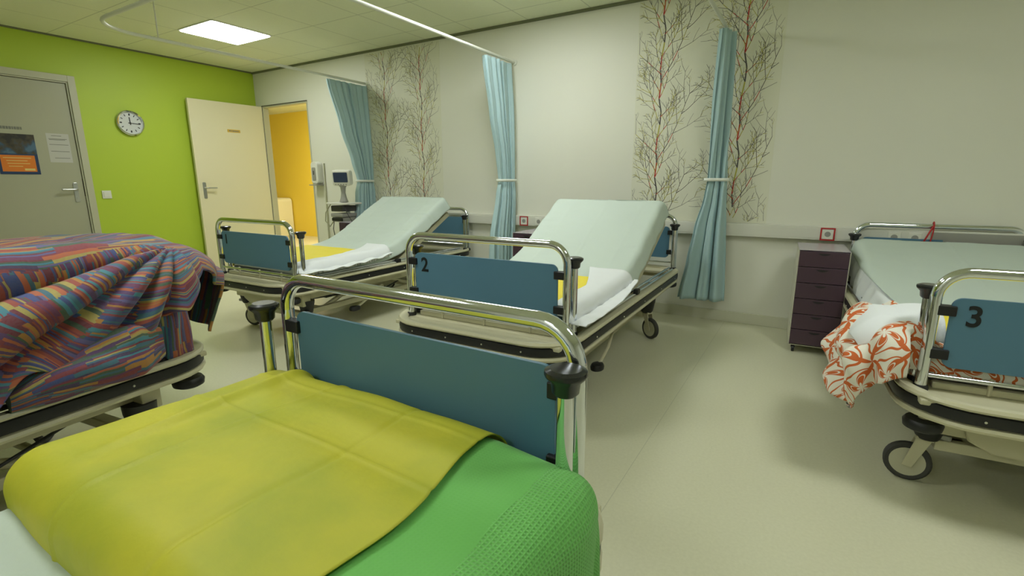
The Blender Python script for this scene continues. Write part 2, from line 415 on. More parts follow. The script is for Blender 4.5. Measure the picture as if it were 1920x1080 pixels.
# closed door: frame + leaf
def jamb_frame(name, pts, m):
    b = B()
    for q in pts: box(b, *q)
    return struct(new(name, b, m, bevel=.003))
fw_ = .062
d1 = jamb_frame('trim_3', [(-.1, .022, CY1, CY1 + fw_, 0, CZ + fw_), (-.1, .022, CY0 - fw_, CY0, 0, CZ + fw_), (-.1, .022, CY0, CY1, CZ, CZ + fw_),
     (-.1, .010, CY1 - .014, CY1, 0, CZ), (-.1, .010, CY0, CY0 + .014, 0, CZ), (-.1, .010, CY0 + .014, CY1 - .014, CZ - .014, CZ)], 'frame')
b = B(); box(b, -.044, -.004, CY0 + .018, CY1 - .018, .008, CZ - .018)
door1 = struct(new('door_1', b, 'door_grey', bevel=.002))
def lever(parent, y, z, x, sgn):
    """handle plate and lever on a face looking along +x; lever points to sgn*y"""
    b = B(); plate(b, rrect(y - .02, y + .02, z - .13, z + .07, .012), lambda u, v, d: Vector((x + d, u, v)), 0, .007)
    p = new('handle_plate', b, 'steel', parent, bevel=.002)
    b = B(); tube(b, [(x, y, z), (x + .035, y, z), (x + .048, y + sgn * .008, z), (x + .05, y + sgn * .02, z), (x + .05, y + sgn * .125, z)], .0095, 12)
    new('handle_lever', b, 'steel', parent, True)
    b = B(); lathe(b, [(.009, 0), (.009, .004)], (x + .007, y, z - .085), 'x', 14); new('lock_cylinder', b, 'steel', parent)
lever(door1, CY1 - .085, 1.05, -.004, -1)
b = B(); box(b, -.012, .004, CY1 - .017, CY1 - .008, .98, 1.16); new('latch_plate', b, 'dark_gap', door1)

# open door in the back wall: frame, leaf
jamb_frame('trim_4', [(DX1 - .02, DX1, -.006, .076, 0, DZ - .02), (DX0, DX0 + .02, -.006, .076, 0, DZ - .02), (DX0, DX1, -.006, .076, DZ - .02, DZ)], 'frame')
b = B(); box(b, DX0 - .004, DX0 + .008, -.01, -.004, 0, DZ + .004); box(b, DX0, DX1, -.01, -.004, DZ - .004, DZ + .006)
struct(new('trim_5', b, 'dark_gap'))  # dark strips painted in where the doorway gap lies in shade
b = B(); box(b, -.035, .005, -.925, -.008, .008, DZ - .006)
door2 = struct(new('door_2', b, 'door', bevel=.002)); place(door2, (DX0, 0, 0), -.050)
lever(door2, -.855, 1.05, .005, 1)
b = B(); box(b, .005, .008, -.495, -.335, 1.74, 1.775); sg = new('door_sign', b, 'brass', door2); sg['label'] = 'small yellow name plate'
b = B()
xx = -.475
for wd in (.018, .012, .02, .014, .016, .01):
    box(b, .008, .009, xx, xx + wd, 1.75, 1.765); xx += wd + .006
new('sign_lettering', b, 'ink', sg)

# ------------------------------------------------------------------ wall fittings
# clock
ck = empty('wall_clock', (.0, -1.512, 1.76), 0, 'round silver rimmed wall clock on the green wall', 'clock')
b = B(); lathe(b, [(.128, 0), (.134, .008), (.134, .03), (.126, .038), (.116, .034), (.114, .014), (.0, .014)][:6], ax='x', n=48)
new('clock_rim', b, 'chrome', ck, True)
b = B(); lathe(b, [(.114, .0), (.114, .015)], ax='x', n=48); new('clock_face', b, 'clock_face', ck)
for k in range(12):
    b = B(); a = k * PI / 6; T = Matrix.Rotation(a, 4, 'X')
    box(b, .0152, .0158, -.004 if k % 3 else -.007, .004 if k % 3 else .007, .078, .1, T=T)
    new('hour_mark', b, 'black', ck)
def hand(nm, ang, l, wd, x):
    b = B(); T = Matrix.Rotation(ang, 4, 'X'); box(b, x, x + .0015, -wd, wd, -.02, l, T=T); new(nm, b, 'black', ck)
hand('hour_hand', math.radians(4), .062, .0045, .017)      # seen from the room, +y is clockwise-right
hand('minute_hand', math.radians(-94), .092, .003, .02)
b = B(); lathe(b, [(.007, 0), (.007, .025)], ax='x', n=12); new('centre_cap', b, 'black', ck)
# light switch
sw = empty('light_switch', (0, -1.836, .992), 0, 'white square light switch on the green wall beside the grey door', 'switch')
b = B(); box(b, 0, .011, -.042, .042, -.042, .042); new('switch_plate', b, 'white_plastic', sw, bevel=.003)
b = B(); box(b, .011, .016, -.028, .028, -.028, .028); new('rocker', b, 'white_plastic', sw, bevel=.002)
# poster and notices on the grey door
XD = -.004
po = empty('poster', (XD, -2.484, 1.39), 0, 'navy bordered poster with dark photo above an orange text block on the grey door', 'poster')
b = B(); box(b, 0, .004, -.148, .142, -.19, .185); new('poster_board', b, 'navy', po)
b = B(); box(b, .004, .0046, -.148, .142, .0, .185); new('photo_print', b, 'photo', po)
b = B(); box(b, .004, .0046, -.128, .118, -.165, -.012); ob = new('orange_panel', b, 'orange', po)
b = B()
for i, (a, c) in enumerate(((-.11, .09), (-.09, .06), (-.085, .075), (-.08, .02))): box(b, .0046, .0052, a, c, -.04 - i * .026, -.034 - i * .026)
box(b, .0046, .0052, .03, .105, -.155, -.135)
new('print_line', b, 'ink_pale', ob)
no = empty('paper_notice', (XD, -2.16, 1.46), 0, 'white paper notice sheet taped right of the poster on the grey door', 'notice')
b = B(); box(b, 0, .001, -.09, .088, -.14, .14); new('sheet', b, 'paper', no)
b = B()
for zz, a, c in ((.115, -.05, .03), (.085, -.075, .07), (.077, -.07, .055), (.03, -.075, .075), (-.035, -.07, .075), (-.1, -.05, .07)):
    box(b, .001, .0014, a, c, zz, zz + .005)
new('text_line', b, 'ink', no)
tl = empty('door_lettering', (XD, -2.53, 1.628), 0, 'short strip of dark lettering above the poster on the grey door', 'sign')
b = B(); xx = -.06
for wd in (.018, .012, .02, .014, .018, .01, .016, .02, .012): box(b, 0, .0012, xx, xx + wd, -.012, .014); xx += wd + .004
new('lettering', b, 'ink', tl)

# cable trunking with sockets
tr = empty('cable_trunking', (0, 0, 0), 0, 'white plastic cable trunking running along the back wall behind the beds', 'trunking')
b = B(); box(b, 1.95, X1 - .01, -.058, 0, .702, .8); new('trunking_body', b, 'trunk', tr, bevel=.004)
b = B(); box(b, 1.95, X1 - .01, -.0595, -.05, .715, .787); new('trunking_lid', b, 'trunk', tr, bevel=.002)
def socket(x, red):
    if red:
        b = B()
        for q in ((-.045, .045, .036, .045), (-.045, .045, -.045, -.036), (-.045, -.036, -.036, .036), (.036, .045, -.036, .036)):
            box(b, x + q[0], x + q[1], -.066, -.059, .747 + q[2], .747 + q[3])
        s = new('red_socket_frame', b, 'red', tr)
    b = B(); box(b, x - .035, x + .035, -.064, -.059, .712, .782); s2 = new('socket', b, 'white_plastic', tr, bevel=.002)
    b = B(); lathe(b, [(.019, 0), (.019, .0015)], (x, -.0655, .747), 'y', 18); new('socket_well', b, 'grey_plastic', s2)
for x in (6.68, 4.19): socket(x, True)
for x in (4.35, 4.463, 7.06, 7.17): socket(x, False)
b = B(); box(b, 7.25, 8.1, -.064, -.059, .712, .79); new('terminal_plate', b, 'grey_plastic', tr, bevel=.002)

# ------------------------------------------------------------------ murals (printed branch wallpaper)
def mural(x0, x1, trunks, label, seed, thin):
    rnd = random.Random(seed)
    b = B(); box(b, x0, x1, -.0016, 0, .802, ROOM_H - .022)
    cols = [4, 4, 4, 4, 3, 3, 1, 4]
    def seg(p, q, w0, w1, mi, lev):
        if max(p[0], q[0]) > x1 - .004 or min(p[0], q[0]) < x0 + .004: return
        if max(p[1], q[1]) > ROOM_H - .026 or min(p[1], q[1]) < .81: return
        d = (q - p); L_ = d.length
        if L_ < 1e-5: return
        n = Vector((-d.y, d.x)) / L_
        y = -.0021 - .0001 * lev
        vs = [b.verts.new((p.x + n.x * w0, y, p.y + n.y * w0)), b.verts.new((p.x - n.x * w0, y, p.y - n.y * w0)),
              b.verts.new((q.x - n.x * w1, y, q.y - n.y * w1)), b.verts.new((q.x + n.x * w1, y, q.y + n.y * w1))]
        f = b.faces.new(vs); f.material_index = mi
    def branch(p, ang, ln, w, lev, r, curve):
        steps = (0, 7, 4, 2)[lev]
        a = ang; q = p.copy(); base = r.choice(cols)
        for s in range(steps):
            a += curve / steps + r.uniform(-.10, .10)
            n_ = q + Vector((math.cos(a), math.sin(a))) * ln / steps
            mi = base
            if lev == 1: mi = (2, 3, 2, 1, 3, 1, 1)[s] if r.random() < .7 else 1
            seg(q, n_, w * (1 - s / steps * .4), w * (1 - (s + 1) / steps * .4), mi, lev)
            if lev < 3 and s > 0:
                sd = 1 if (s % 2) else -1
                branch(n_, a + sd * r.uniform(.55, .85), ln * (.50 if lev == 1 else .5) * r.uniform(.75, 1.1) * (1 - s * .04), w * .72, lev + 1, r, -sd * .25)
            q = n_
        if lev < 3:
            for sd in (1, -1): branch(q, a + sd * .45, ln * .2, w * .6, lev + 1, r, 0)
    for ti, (tx, ph) in enumerate(trunks):
        z = ph - .9
        while z < 2.7:
            r = random.Random(seed * 31 + 5)                      # the printed motif repeats up the wall
            P = [(0, 0), (-.012, .1), (-.006, .2), (.008, .3), (.012, .4), (-.01, .5), (0, .62)]
            for i in range(6):
                p = Vector((tx + P[i][0], z + P[i][1])); q = Vector((tx + P[i + 1][0], z + P[i + 1][1]))
                seg(p, q, .005 * thin, .005 * thin, (1, 2, 3, 1, 1, 2)[i], 0)
            for hz, sd, ln, an in ((.02, 1, .46, .62), (.06, -1, .30, .80), (.20, 1, .22, .70), (.30, -1, .34, .50), (.42, -1, .24, .85), (.50, 1, .24, .55), (.36, 1, .16, .9), (.14, -1, .18, .45), (.56, -1, .2, .6)):
                a = PI / 2 - sd * an
                branch(Vector((tx + (P[min(6, int(hz * 10))][0]), z + hz)), a, ln * 1.2, .0029 * thin, 1, r, sd * .30)
            z += .62
    o = new('wall_mural', b, None, mats=['paper_wall', 'br_dark', 'br_red', 'br_olive', 'br_grey'])
    tag(o, label, 'wallpaper')
mural(2.10, 3.165, [(2.38, .95), (2.90, 1.22)], 'branch pattern wallpaper strip on the back wall behind the bed by the open door', 3, .85)
mural(5.215, 6.275, [(5.42, .93), (6.03, 1.2)], 'branch pattern wallpaper strip behind the rightmost curtain, between beds 2 and 3', 3, 1.0)

# ------------------------------------------------------------------ ceiling light panels
def light_panel(x, y, label):
    t = empty('ceiling_light', (x, y, ROOM_H), 0, label, 'light', 'square ceiling light panels')
    b = B(); plate(b, rrect(-.3, .3, -.3, .3, .03), lambda u, v, d: Vector((u, v, d)), -.008, 0); new('panel_frame', b, 'white_plastic', t)
    b = B(); plate(b, rrect(-.285, .285, -.285, .285, .025), lambda u, v, d: Vector((u, v, d)), -.012, -.0081); new('diffuser', b, 'light', t)
light_panel(1.5, -1.2, 'glowing square light panel in the ceiling near the green wall')
for x, y in ((4.5, -1.2), (4.5, -3.6), (7.5, -2.4), (5.7, -6.0)):  # the rearmost panel is added to brighten the nearest footboard
    light_panel(x, y, 'unseen square light panel in the ceiling lighting the beds')

# ------------------------------------------------------------------ curtain rails and curtains
RZ = 2.2
def curtain_rail(xr, ylen, ends_right, rods, label):
    t = empty('curtain_rail', (xr, 0, RZ), 0, label, 'curtain rail', 'white curtain rails')
    P = [(0, -.002, 0), (0, -ylen + .3, 0)] + [(.3 - .3 * math.cos(a), -ylen + .3 - .3 * math.sin(a), 0) for a in [PI / 2 * i / 8 for i in range(1, 9)]] + [(ends_right, -ylen, 0)]
    b = B(); tube(b, P, .013, 12); new('rail_tube', b, 'rail', t, True)
    for (x, y) in rods:
        b = B(); tube(b, [(x, y, .01), (x, y, ROOM_H - RZ)], .005, 8); new('suspension_rod', b, 'rail', t, True)
    b = B(); lathe(b, [(.028, 0), (.028, -.012)], (0, 0, 0), 'y', 20); new('wall_flange', b, 'rail', t, True)
curtain_rail(2.1, 2.55, 1.9, [(0, -2.1), (1.4, -2.55)], 'white curtain rail above bed 1 that bends right near the square light')
curtain_rail(4.05, 2.7, 1.6, [(0, -2.3)], 'straight white curtain rail from the ceiling edge to the middle curtain')
curtain_rail(5.9, 2.7, 1.6, [(0, -2.3)], 'short visible white curtain rail above the rightmost curtain')
def curtain(xr, keys, pl, label, seed, amp=.03, twist=None):
    """keys: (z, ax, ay, bx, by, amp) end points of the gathered cloth at each height"""
    t = empty('curtain', (xr, 0, 0), 0, label, 'curtain', 'blue cubicle curtains')
    keys = sorted(keys, key=lambda k: -k[0]); zt, zb_ = keys[0][0], keys[-1][0]
    def at(z):
        for a, c in zip(keys, keys[1:]):
            if a[0] >= z >= c[0]:
                f = (a[0] - z) / (a[0] - c[0]); f = f * f * (3 - 2 * f) * .5 + f * .5
                return [p + (q - p) * f for p, q in zip(a, c)]
        return keys[-1]
    def fn(u, v):
        z = zt + (zb_ - zt) * v; k = at(z)
        ax, ay, bx, by_, am = k[1:6]
        d = Vector((bx - ax, by_ - ay)); Ld = max(d.length, 1e-4); n = Vector((-d.y, d.x)) / Ld
        ph = u * pl * 2 * PI + .5 * math.sin(z * 1.7 + u * 9) + .35 * nz(u * 6, z * 1.2, seed)
        wv = math.sin(ph) + .35 * math.sin(2.3 * ph + 1.1 + z)
        uu = u + .045 * math.sin(ph + .9)
        p = Vector((ax, ay)) + d * uu + n * am * wv * (.75 + .5 * nz(u * 4, z * .8, seed + 4))
        return Vector((p.x, min(p.y, -.0035), z))
    b = B(); grid(b, 190, 60, fn); KEEP.add(id(b))
    new('curtain_cloth', b, 'curtain', t, True, solid=.0025)
    # tie band
    tz = [k for k in keys if k[0] == TIE][0]
    cx, cy = (tz[1] + tz[3]) / 2, (tz[2] + tz[4]) / 2
    d = Vector((tz[3] - tz[1], tz[4] - tz[2])); hl = d.length / 2 + .02; d.normalize(); n = Vector((-d.y, d.x)); hw = tz[5] * 1.25 + .012
    hw = min(hw, -cy - .004) if abs(n.y) > .7 else hw
    b = B(); pts = []
    for i in range(40):
        a = 2 * PI * i / 40; ca, sa = math.cos(a), math.sin(a)
        p = Vector((cx, cy)) + d * hl * math.copysign(abs(ca) ** .7, ca) + n * hw * math.copysign(abs(sa) ** .7, sa)
        pts.append((p.x, min(p.y, -.004)))
    R1 = [b.verts.new((x, y, TIE - .012)) for x, y in pts]; R2 = [b.verts.new((x, y, TIE + .012)) for x, y in pts]
    for i in range(40): b.faces.new((R1[i], R1[(i + 1) % 40], R2[(i + 1) % 40], R2[i]))
    KEEP.add(id(b))
    new('tie_band', b, 'tie', t, True, solid=.003)
    return t
TIE = 1.13
curtain(2.1, [(2.17, .0, -.56, .0, .0, .03), (1.7, .01, -.42, .01, .0, .03), (1.35, .0, -.28, .02, .0, .03), (TIE, .0, -.21, .02, -.01, .028),
              (1.0, .0, -.25, .02, .0, .034), (.6, .0, -.3, .02, .0, .04), (.15, .0, -.33, .02, .0, .045)], 6,
        'blue curtain swept back to the wall left of the raised first bed', 1)
curtain(4.05, [(2.17, .0, -.52, .0, -.05, .032), (1.7, .0, -.42, .02, -.05, .03), (1.35, .0, -.32, .02, -.05, .03), (TIE, .0, -.28, .02, -.05, .028),
               (1.0, .0, -.32, .03, -.05, .036), (.6, -.01, -.42, .03, -.05, .045), (.15, -.01, -.46, .03, -.05, .05)], 5.5,
        'blue curtain tied between the first and second bed, middle of three', 5)
curtain(5.9, [(2.17, -.01, -.26, .04, -.07, .03), (1.7, -.03, -.22, .05, -.07, .032), (TIE, -.055, -.13, .085, -.10, .03),
              (1.0, -.07, -.14, .09, -.11, .035), (.75, -.13, -.15, .105, -.12, .04), (.5, -.17, -.16, .12, -.13, .045), (.19, -.22, -.17, .135, -.14, .045)], 3.2,
        'blue curtain flaring out below its white tie, right of bed 2', 9)

# ------------------------------------------------------------------ drawer units
def drawer_unit(x, y, rz, label):
    t = empty('drawer_unit', (x, y, 0), rz, label, 'drawer unit', 'six drawer plum cabinets')
    W_, D_, H_ = .28, .43, .69
    b = B(); box(b, 0, .004, .004, D_, .05, H_ - .004); box(b, W_ - .004, W_, .004, D_, .05, H_ - .004)
    box(b, .004, W_ - .004, D_ - .004, D_, .05, H_ - .004); box(b, .004, W_ - .004, .01, D_ - .004, .05, .056)
    new('cabinet_side', b, 'helmer_side', t)
    b = B(); box(b, 0, W_, .002, D_, H_ - .004, H_); new('cabinet_top', b, 'helmer_top', t, bevel=.001)
    z = H_ - .006; hh = (H_ - .006 - .06) / 6
    for k in range(6):
        z1 = z - .002; z0 = z - hh + .002; z -= hh
        b = B(); box(b, .005, W_ - .005, 0, .012, z0, z1); box(b, .012, W_ - .012, .012, D_ - .02, z0, z0 + .004)
        dr = new('drawer', b, 'helmer', t, bevel=.0015)
        b = B(); n = 12
        top = [(W_ / 2 - .034 + .068 * i / n, z1 - .012) for i in range(n + 1)]
        bot = [(W_ / 2 + .034 - .068 * i / n, z1 - .012 - .013 * math.sin(PI * i / n) ** .7) for i in range(1, n)]
        plate(b, top + bot, lambda u, v, d: Vector((u, d, v)), -.0012, .0005)
        new('grip_slot', b, 'black', dr)
    for (cx, cy) in ((.03, .035), (W_ - .03, .035), (.03, D_ - .035), (W_ - .03, D_ - .035)):
        b = B(); lathe(b, [(.016, -.009), (.022, -.007), (.022, .007), (.016, .009)], (cx, cy, .022), 'x', 18)
        box(b, cx - .012, cx + .012, cy - .008, cy + .012, .03, .05)
        new('castor', b, 'black', t)
drawer_unit(6.524, -.589, .049, 'tall plum six drawer cabinet left of bed 3')
drawer_unit(4.37, -.58, .0, 'plum drawer cabinet mostly hidden behind bed 2')
drawer_unit(2.13, -.55, .0, 'plum drawer cabinet showing only a dark corner left of bed 1')

# ------------------------------------------------------------------ wall dispenser, monitor cart, hallway things
dp = empty('wall_dispenser', (1.19, 0, 1.226), 0, 'white hand sanitiser dispenser on the wall right of the open doorway', 'dispenser')
b = B(); plate(b, rrect(-.06, .06, -.13, .14, .045), lambda u, v, d: Vector((u, d, v)), -.09, 0); new('dispenser_body', b, 'white_plastic', dp, bevel=.012)
b = B(); plate(b, rrect(-.035, .035, -.09, .07, .015), lambda u, v, d: Vector((u, d, v)), -.094, -.09); new('front_panel', b, 'grey_plastic', dp, bevel=.002)
b = B(); plate(b, rrect(-.007, .007, -.02, .03, .006), lambda u, v, d: Vector((u, d, v)), -.097, -.094); new('level_window', b, 'dark_grey', dp)
b = B(); box(b, -.075, .07, -.12, -.005, -.15, -.138); new('drip_tray', b, 'grey_plastic', dp, bevel=.004)
b = B(); tube(b, [(.1, -.01, .12), (.1, -.014, -.2), (.1, -.02, -.55), (.11, -.03, -1.2)], .009, 8); new('cable_conduit', b, 'hose', dp, True)

ct = empty('vital_signs_monitor', (2.03, -.37, 0), 0, 'patient monitor with blue screen on a wheeled pole cart beside the left curtain', 'monitor')
b = B(); plate(b, rrect(-.105, .105, -.085, .085, .03), lambda u, v, d: Vector((u, d, v)), -.05, .05)
T = Matrix.Translation((0, 0, 1.165)) @ Matrix.Rotation(.45, 4, 'Z') @ Matrix.Rotation(.12, 4, 'X')
for v in b.verts: v.co = T @ v.co
mh = new('monitor_housing', b, 'white_plastic', ct, bevel=.015)
b = B(); plate(b, rrect(-.08, .08, -.045, .062, .010), lambda u, v, d: Vector((u, d, v)), -.053, -.049)
for v in b.verts: v.co = T @ v.co
new('screen', b, 'screen', mh)
b = B()
for i in range(5):
    n0 = len(b.verts); box(b, -.07 + i * .03, -.055 + i * .03, -.052, -.05, -.072, -.062)
for v in b.verts: v.co = T @ v.co
new('key_row', b, 'grey_plastic', mh)
b = B(); lathe(b, [(.015, .89), (.05, .9), (.035, .94), (.024, 1.0), (.03, 1.06), (.05, 1.085)], ax='z', n=20); new('monitor_neck', b, 'grey_plastic', ct, True)
b = B(); plate(b, rrect(-.16, .16, -.13, .13, .03), lambda u, v, d: Vector((u, v, d)), .875, .893); new('shelf', b, 'white_plastic', ct, bevel=.004)
b = B(); box(b, -.11, .08, -.1, .1, .795, .86); new('accessory_box', b, 'dark_grey', ct, bevel=.01)
b = B(); box(b, -.115, .085, -.105, .105, .735, .775); box(b, -.105, .075, -.095, .095, .68, .73); new('lower_box', b, 'grey_plastic', ct, bevel=.008)
b = B(); box(b, -.1, .07, -.108, .0, .69, .725); new('basket_front', b, 'black', ct, bevel=.008)
b = B(); tube(b, [(.02, .03, .12), (.02, .03, .88)], .022, 14); new('pole', b, 'steel', ct, True)
b = B()
for k in range(5):
    a = k * 2 * PI / 5 + .3; tube(b, [(.02, .03, .11), (.02 + .2 * math.cos(a), .03 + .2 * math.sin(a), .075)], [.022, .014], 8)
new('star_base', b, 'grey_plastic', ct)
for k in range(5):
    a = k * 2 * PI / 5 + .3; b = B(); lathe(b, [(.026, -.01), (.03, 0), (.026, .01)], (.02 + .2 * math.cos(a), .03 + .2 * math.sin(a), .03), 'x', 16)
    tube(b, [(.02 + .2 * math.cos(a), .03 + .2 * math.sin(a), .03), (.02 + .2 * math.cos(a), .03 + .2 * math.sin(a), .075)], .007, 6); new('castor', b, 'black', ct)
b = B(); tube(b, [(-.13, -.08, .875), (-.2, -.1, .78), (-.24, -.08, .68), (-.19, -.06, .62), (-.12, -.06, .69)], .006, 8); new('hose_loop', b, 'hose', ct, True)
b = B(); tube(b, [(-.08, -.09, .69), (-.09, -.1, .6), (-.06, -.1, .45), (-.07, -.1, .3), (-.05, -.06, .1)], .0045, 8); new('cable', b, 'dark_grey', ct, True)
b = B(); tube(b, [(.13, -.1, .84), (.17, -.12, .79), (.22, -.1, .7), (.24, -.1, .6)], .0045, 8); new('sensor_lead', b, 'dark_grey', ct, True)

hc = empty('low_cabinet', (-3.15, 2.3, 0), 0, 'pale cabinet with a rounded corner standing in the yellow hallway', 'cabinet')
b = B(); plate(b, [(-.35, 0), (.22, 0), (.22, .72), (.2, .77), (.15, .79), (-.35, .79)], lambda u, v, d: Vector((u, d, v)), -.2, .18); new('cabinet_body', b, 'door', hc, bevel=.01)
b = B(); box(b, -.3, .17, -.212, -.2, .06, .74); new('cabinet_door', b, 'door', hc, bevel=.004)
hb = empty('orange_box', (-2.78, 1.85, 0), 0, 'small orange box on the hallway floor in front of the pale cabinet', 'box')
b = B(); box(b, -.1, .1, -.08, .08, 0, .11); new('box_body', b, 'orange', hb, bevel=.006)
b = B(); box(b, -.104, .104, -.084, .084, .11, .125); new('box_lid', b, 'orange', hb, bevel=.004)

# ------------------------------------------------------------------ hospital beds
UW, UZ, PW, PT, PB, BL = .437, .868, .394, .783, .541, 2.04
def frame_path(r_, n=7, y0=-.14, y1=2.09, hw=.488):
    P = []
    for cx, cy, a in ((hw - r_, y1 - r_, 0), (-hw + r_, y1 - r_, PI / 2), (-hw + r_, y0 + r_, PI), (hw - r_, y0 + r_, 1.5 * PI)):
        for i in range(n + 1):
            t = a + PI / 2 * i / n; P.append((cx + r_ * math.cos(t), cy + r_ * math.sin(t), math.cos(t), math.sin(t)))
    return P
def hospital_bed(X, Y, rz, dz, digit, back, castor_ang, label, pedal_side=1):
    t = empty('hospital_bed', (X, Y, 0), rz, label, 'hospital bed', 'hospital beds on castors')
    Z = dz
    zb = .425 + Z
    # outer frame ring, cream
    b = B(); path = frame_path(.19)
    ringprof(b, path, [(0, zb - .043), (.012, zb - .042), (.016, zb - .033), (.012, zb - .024), (.002, zb - .022), (.002, zb + .022), (.012, zb + .024), (.016, zb + .032), (.01, zb + .042), (-.012, zb + .044), (-.035, zb + .036), (-.04, zb - .02), (-.03, zb - .043)])
    for f in b.faces: f.smooth = True
    new('frame', b, 'cream', t)
    b = B(); ringprof(b, path, [(.0025, zb - .021), (.011, zb - .017), (.013, zb), (.011, zb + .017), (.0025, zb + .021)])
    for f in b.faces: f.smooth = True
    new('bumper_strip', b, 'black', t)
    for k, (sx, sy) in enumerate([(x, -.1535) for x in (-.3, -.1, .1, .3)] + [(s * .5085, y) for s in (-1, 1) for y in (.2, .6, 1.0, 1.4, 1.8)]):
        b = B()
        if k < 4: lathe(b, [(.004, -.003), (.003, 0)], (sx, sy, zb), 'y', 8)
        else: lathe(b, [(.0045, -.003 if sx > 0 else .003), (.003, 0)], (sx, sy, zb), 'x', 8)
        new('screw', b, 'white_screw', t)
    # deck ends: flat tray between the bumper and the end rail
    for nm, ya, yb in (('foot_tray', -.105, .11), ('head_tray', 1.93, 2.055)):
        b = B(); box(b, -.455, .455, ya, yb, zb + .005, zb + .026)
        if nm == 'foot_tray':
            box(b, -.40, .40, .02, .05, zb + .026, zb + .052)
            for px in (-.25, 0, .25): box(b, px - .006, px + .006, .012, .028, zb + .026, zb + .09)
        new(nm, b, 'cream', t, bevel=.006)
    # end boards
    for nm, y, off in (('foot', 0, 0), ('head', BL, 0)):
        b = B(); r_ = .085
        P = [(-UW, y, zb + .02)] + [(-UW, y, UZ + Z - r_ - .002)] + arc((-UW + r_, UZ + Z - r_), r_, PI, PI / 2, 8, 'xz', y) + arc((UW - r_, UZ + Z - r_), r_, PI / 2, 0, 8, 'xz', y) + [(UW, y, UZ + Z - r_ - .002), (UW, y, zb + .02)]
        tube(b, P, .0175, 16, flat=1)
        new(nm + '_rail', b, 'chrome', t, True)
        for s in (-1, 1):
            b = B(); lathe(b, [(.023, zb + .018), (.024, zb + .036), (.019, zb + .044)], (s * UW, y, 0), 'z', 18); new('rail_socket', b, 'black', t, True)
        b = B(); tube(b, [(-UW, y, zb + .08), (UW, y, zb + .08)], .008, 10); new('cross_rod', b, 'chrome', t, True)
        b = B(); plate(b, rrect(-PW, PW, PB + Z, PT + Z, .03), lambda u, v, d: Vector((u, y + d, v)), -.005, .005)
        pn = new(nm + '_panel', b, 'blue', t, bevel=.001)
        for s in (-1, 1):
            for zc in (PT - .045, PB + .045):
                b = B(); x0_, x1_ = sorted((s * (PW - .014), s * (UW + .006)))
                box(b, x0_, x1_, y - .016, y + .016, zc + Z - .017, zc + Z + .017); new('panel_clamp', b, 'black', t, bevel=.003)
        if digit and nm == 'foot':
            T = Matrix.Translation((-PW + .062, y - .0062, PT + Z - .062)) @ Matrix.Rotation(PI / 2, 4, 'X') @ Matrix.Diagonal((.95, 1, 1, 1))
            text_mesh('bed_number', digit, .098, T, 'digit', pn, bold=.0018)
    # four corner posts with black caps
    for s in (-1, 1):
        for y in (.063, BL - .063):
            b = B(); tube(b, [(s * (UW + .006), y, zb + .01), (s * (UW + .006), y, .775 + Z)], .0155, 16)
            pp = new('corner_post', b, 'chrome', t, True)
            b = B(); lathe(b, [(.0185, .762 + Z), (.024, .768 + Z), (.026, .786 + Z), (.036, .796 + Z), (.038, .801 + Z), (.037, .807 + Z), (.028, .811 + Z)], (s * (UW + .006), y, 0), 'z', 28)
            new('post_cap', b, 'black_gloss', pp, True)
            b = B(); lathe(b, [(.02, zb + .01), (.021, zb + .05), (.015, zb + .054)], (s * (UW + .006), y, 0), 'z', 14); new('post_sleeve', b, 'black', pp, True)
    # folded chrome side rails along the long sides
    for s in (-1, 1):
        b = B()
        for dx, z in ((.0, .05), (.022, .062)):
            tube(b, [(s * (.458 - dx), .16, zb + z), (s * (.458 - dx), BL - .14, zb + z)], .0085, 10)
        for y in (.2, .75, 1.3, 1.8): tube(b, [(s * .447, y, zb + .01), (s * .447, y, zb + .058)], .006, 8)
        new('side_rail', b, 'chrome', t, True)
        b = B(); box(b, min(s * .445, s * .475), max(s * .445, s * .475), .95, 1.0, zb + .044, zb + .075); new('rail_lock', b, 'black', t, bevel=.005)
    # corner buffers
    for s in (-1, 1):
        for y in (-.035, BL - .03):
            b = B(); lathe(b, [(.04, .318 + Z), (.055, .326 + Z), (.058, .345 + Z), (.05, .357 + Z), (.02, .36 + Z)], (s * .42, y, 0), 'z', 24)
            bb = new('corner_buffer', b, 'black', t, True)
            b = B(); lathe(b, [(.016, .355 + Z), (.014, zb - .03)], (s * .42, y, 0), 'z', 12); new('buffer_pin', b, 'cream', bb, True)
    # mattress platform
    b = B()
    if back:
        py, pz, ty, tz = 1.02, .478, 1.72, .835
        box(b, -.40, .40, .1, 1.0, zb + .035, zb + .05)
        new('mattress_platform', b, 'cream_plastic', t, bevel=.006)
        b = B(); an = math.atan2(tz - pz, ty - py); T = Matrix.Translation((0, py, pz + Z)) @ Matrix.Rotation(an, 4, 'X'); ln = math.hypot(ty - py, tz - pz)
        box(b, -.42, .42, 0, ln, -.02, 0, T=T); box(b, -.425, -.40, 0, ln + .02, -.035, .012, T=T); box(b, .40, .425, 0, ln + .02, -.035, .012, T=T)
        new('backrest', b, 'cream_plastic', t, bevel=.006)
        b = B()
        for s in (-1, 1): tube(b, [(s * .25, 1.45, .40 + Z), (s * .25, 1.52, pz + Z + (1.5 - py) * math.tan(an) - .03)], .014, 8)
        new('backrest_strut', b, 'steel', t)
    else:
        box(b, -.40, .40, .1, 1.92, zb + .035, zb + .05); new('mattress_platform', b, 'cream_plastic', t, bevel=.006)
    # undercarriage
    b = B()
    for s in (-1, 1): box(b, min(s * .28, s * .34), max(s * .28, s * .34), .06, 1.9, .30 + Z, .37 + Z)
    for y in (.06, 1.62): box(b, -.40, .40, y, y + .07, .27 + Z, .36 + Z)
    plate(b, [(-.30, .37), (.30, .37), (.27, .27), (.2, .235), (-.2, .235), (-.27, .27)], lambda u, v, d: Vector((u, d, v + Z)), .04, .06)
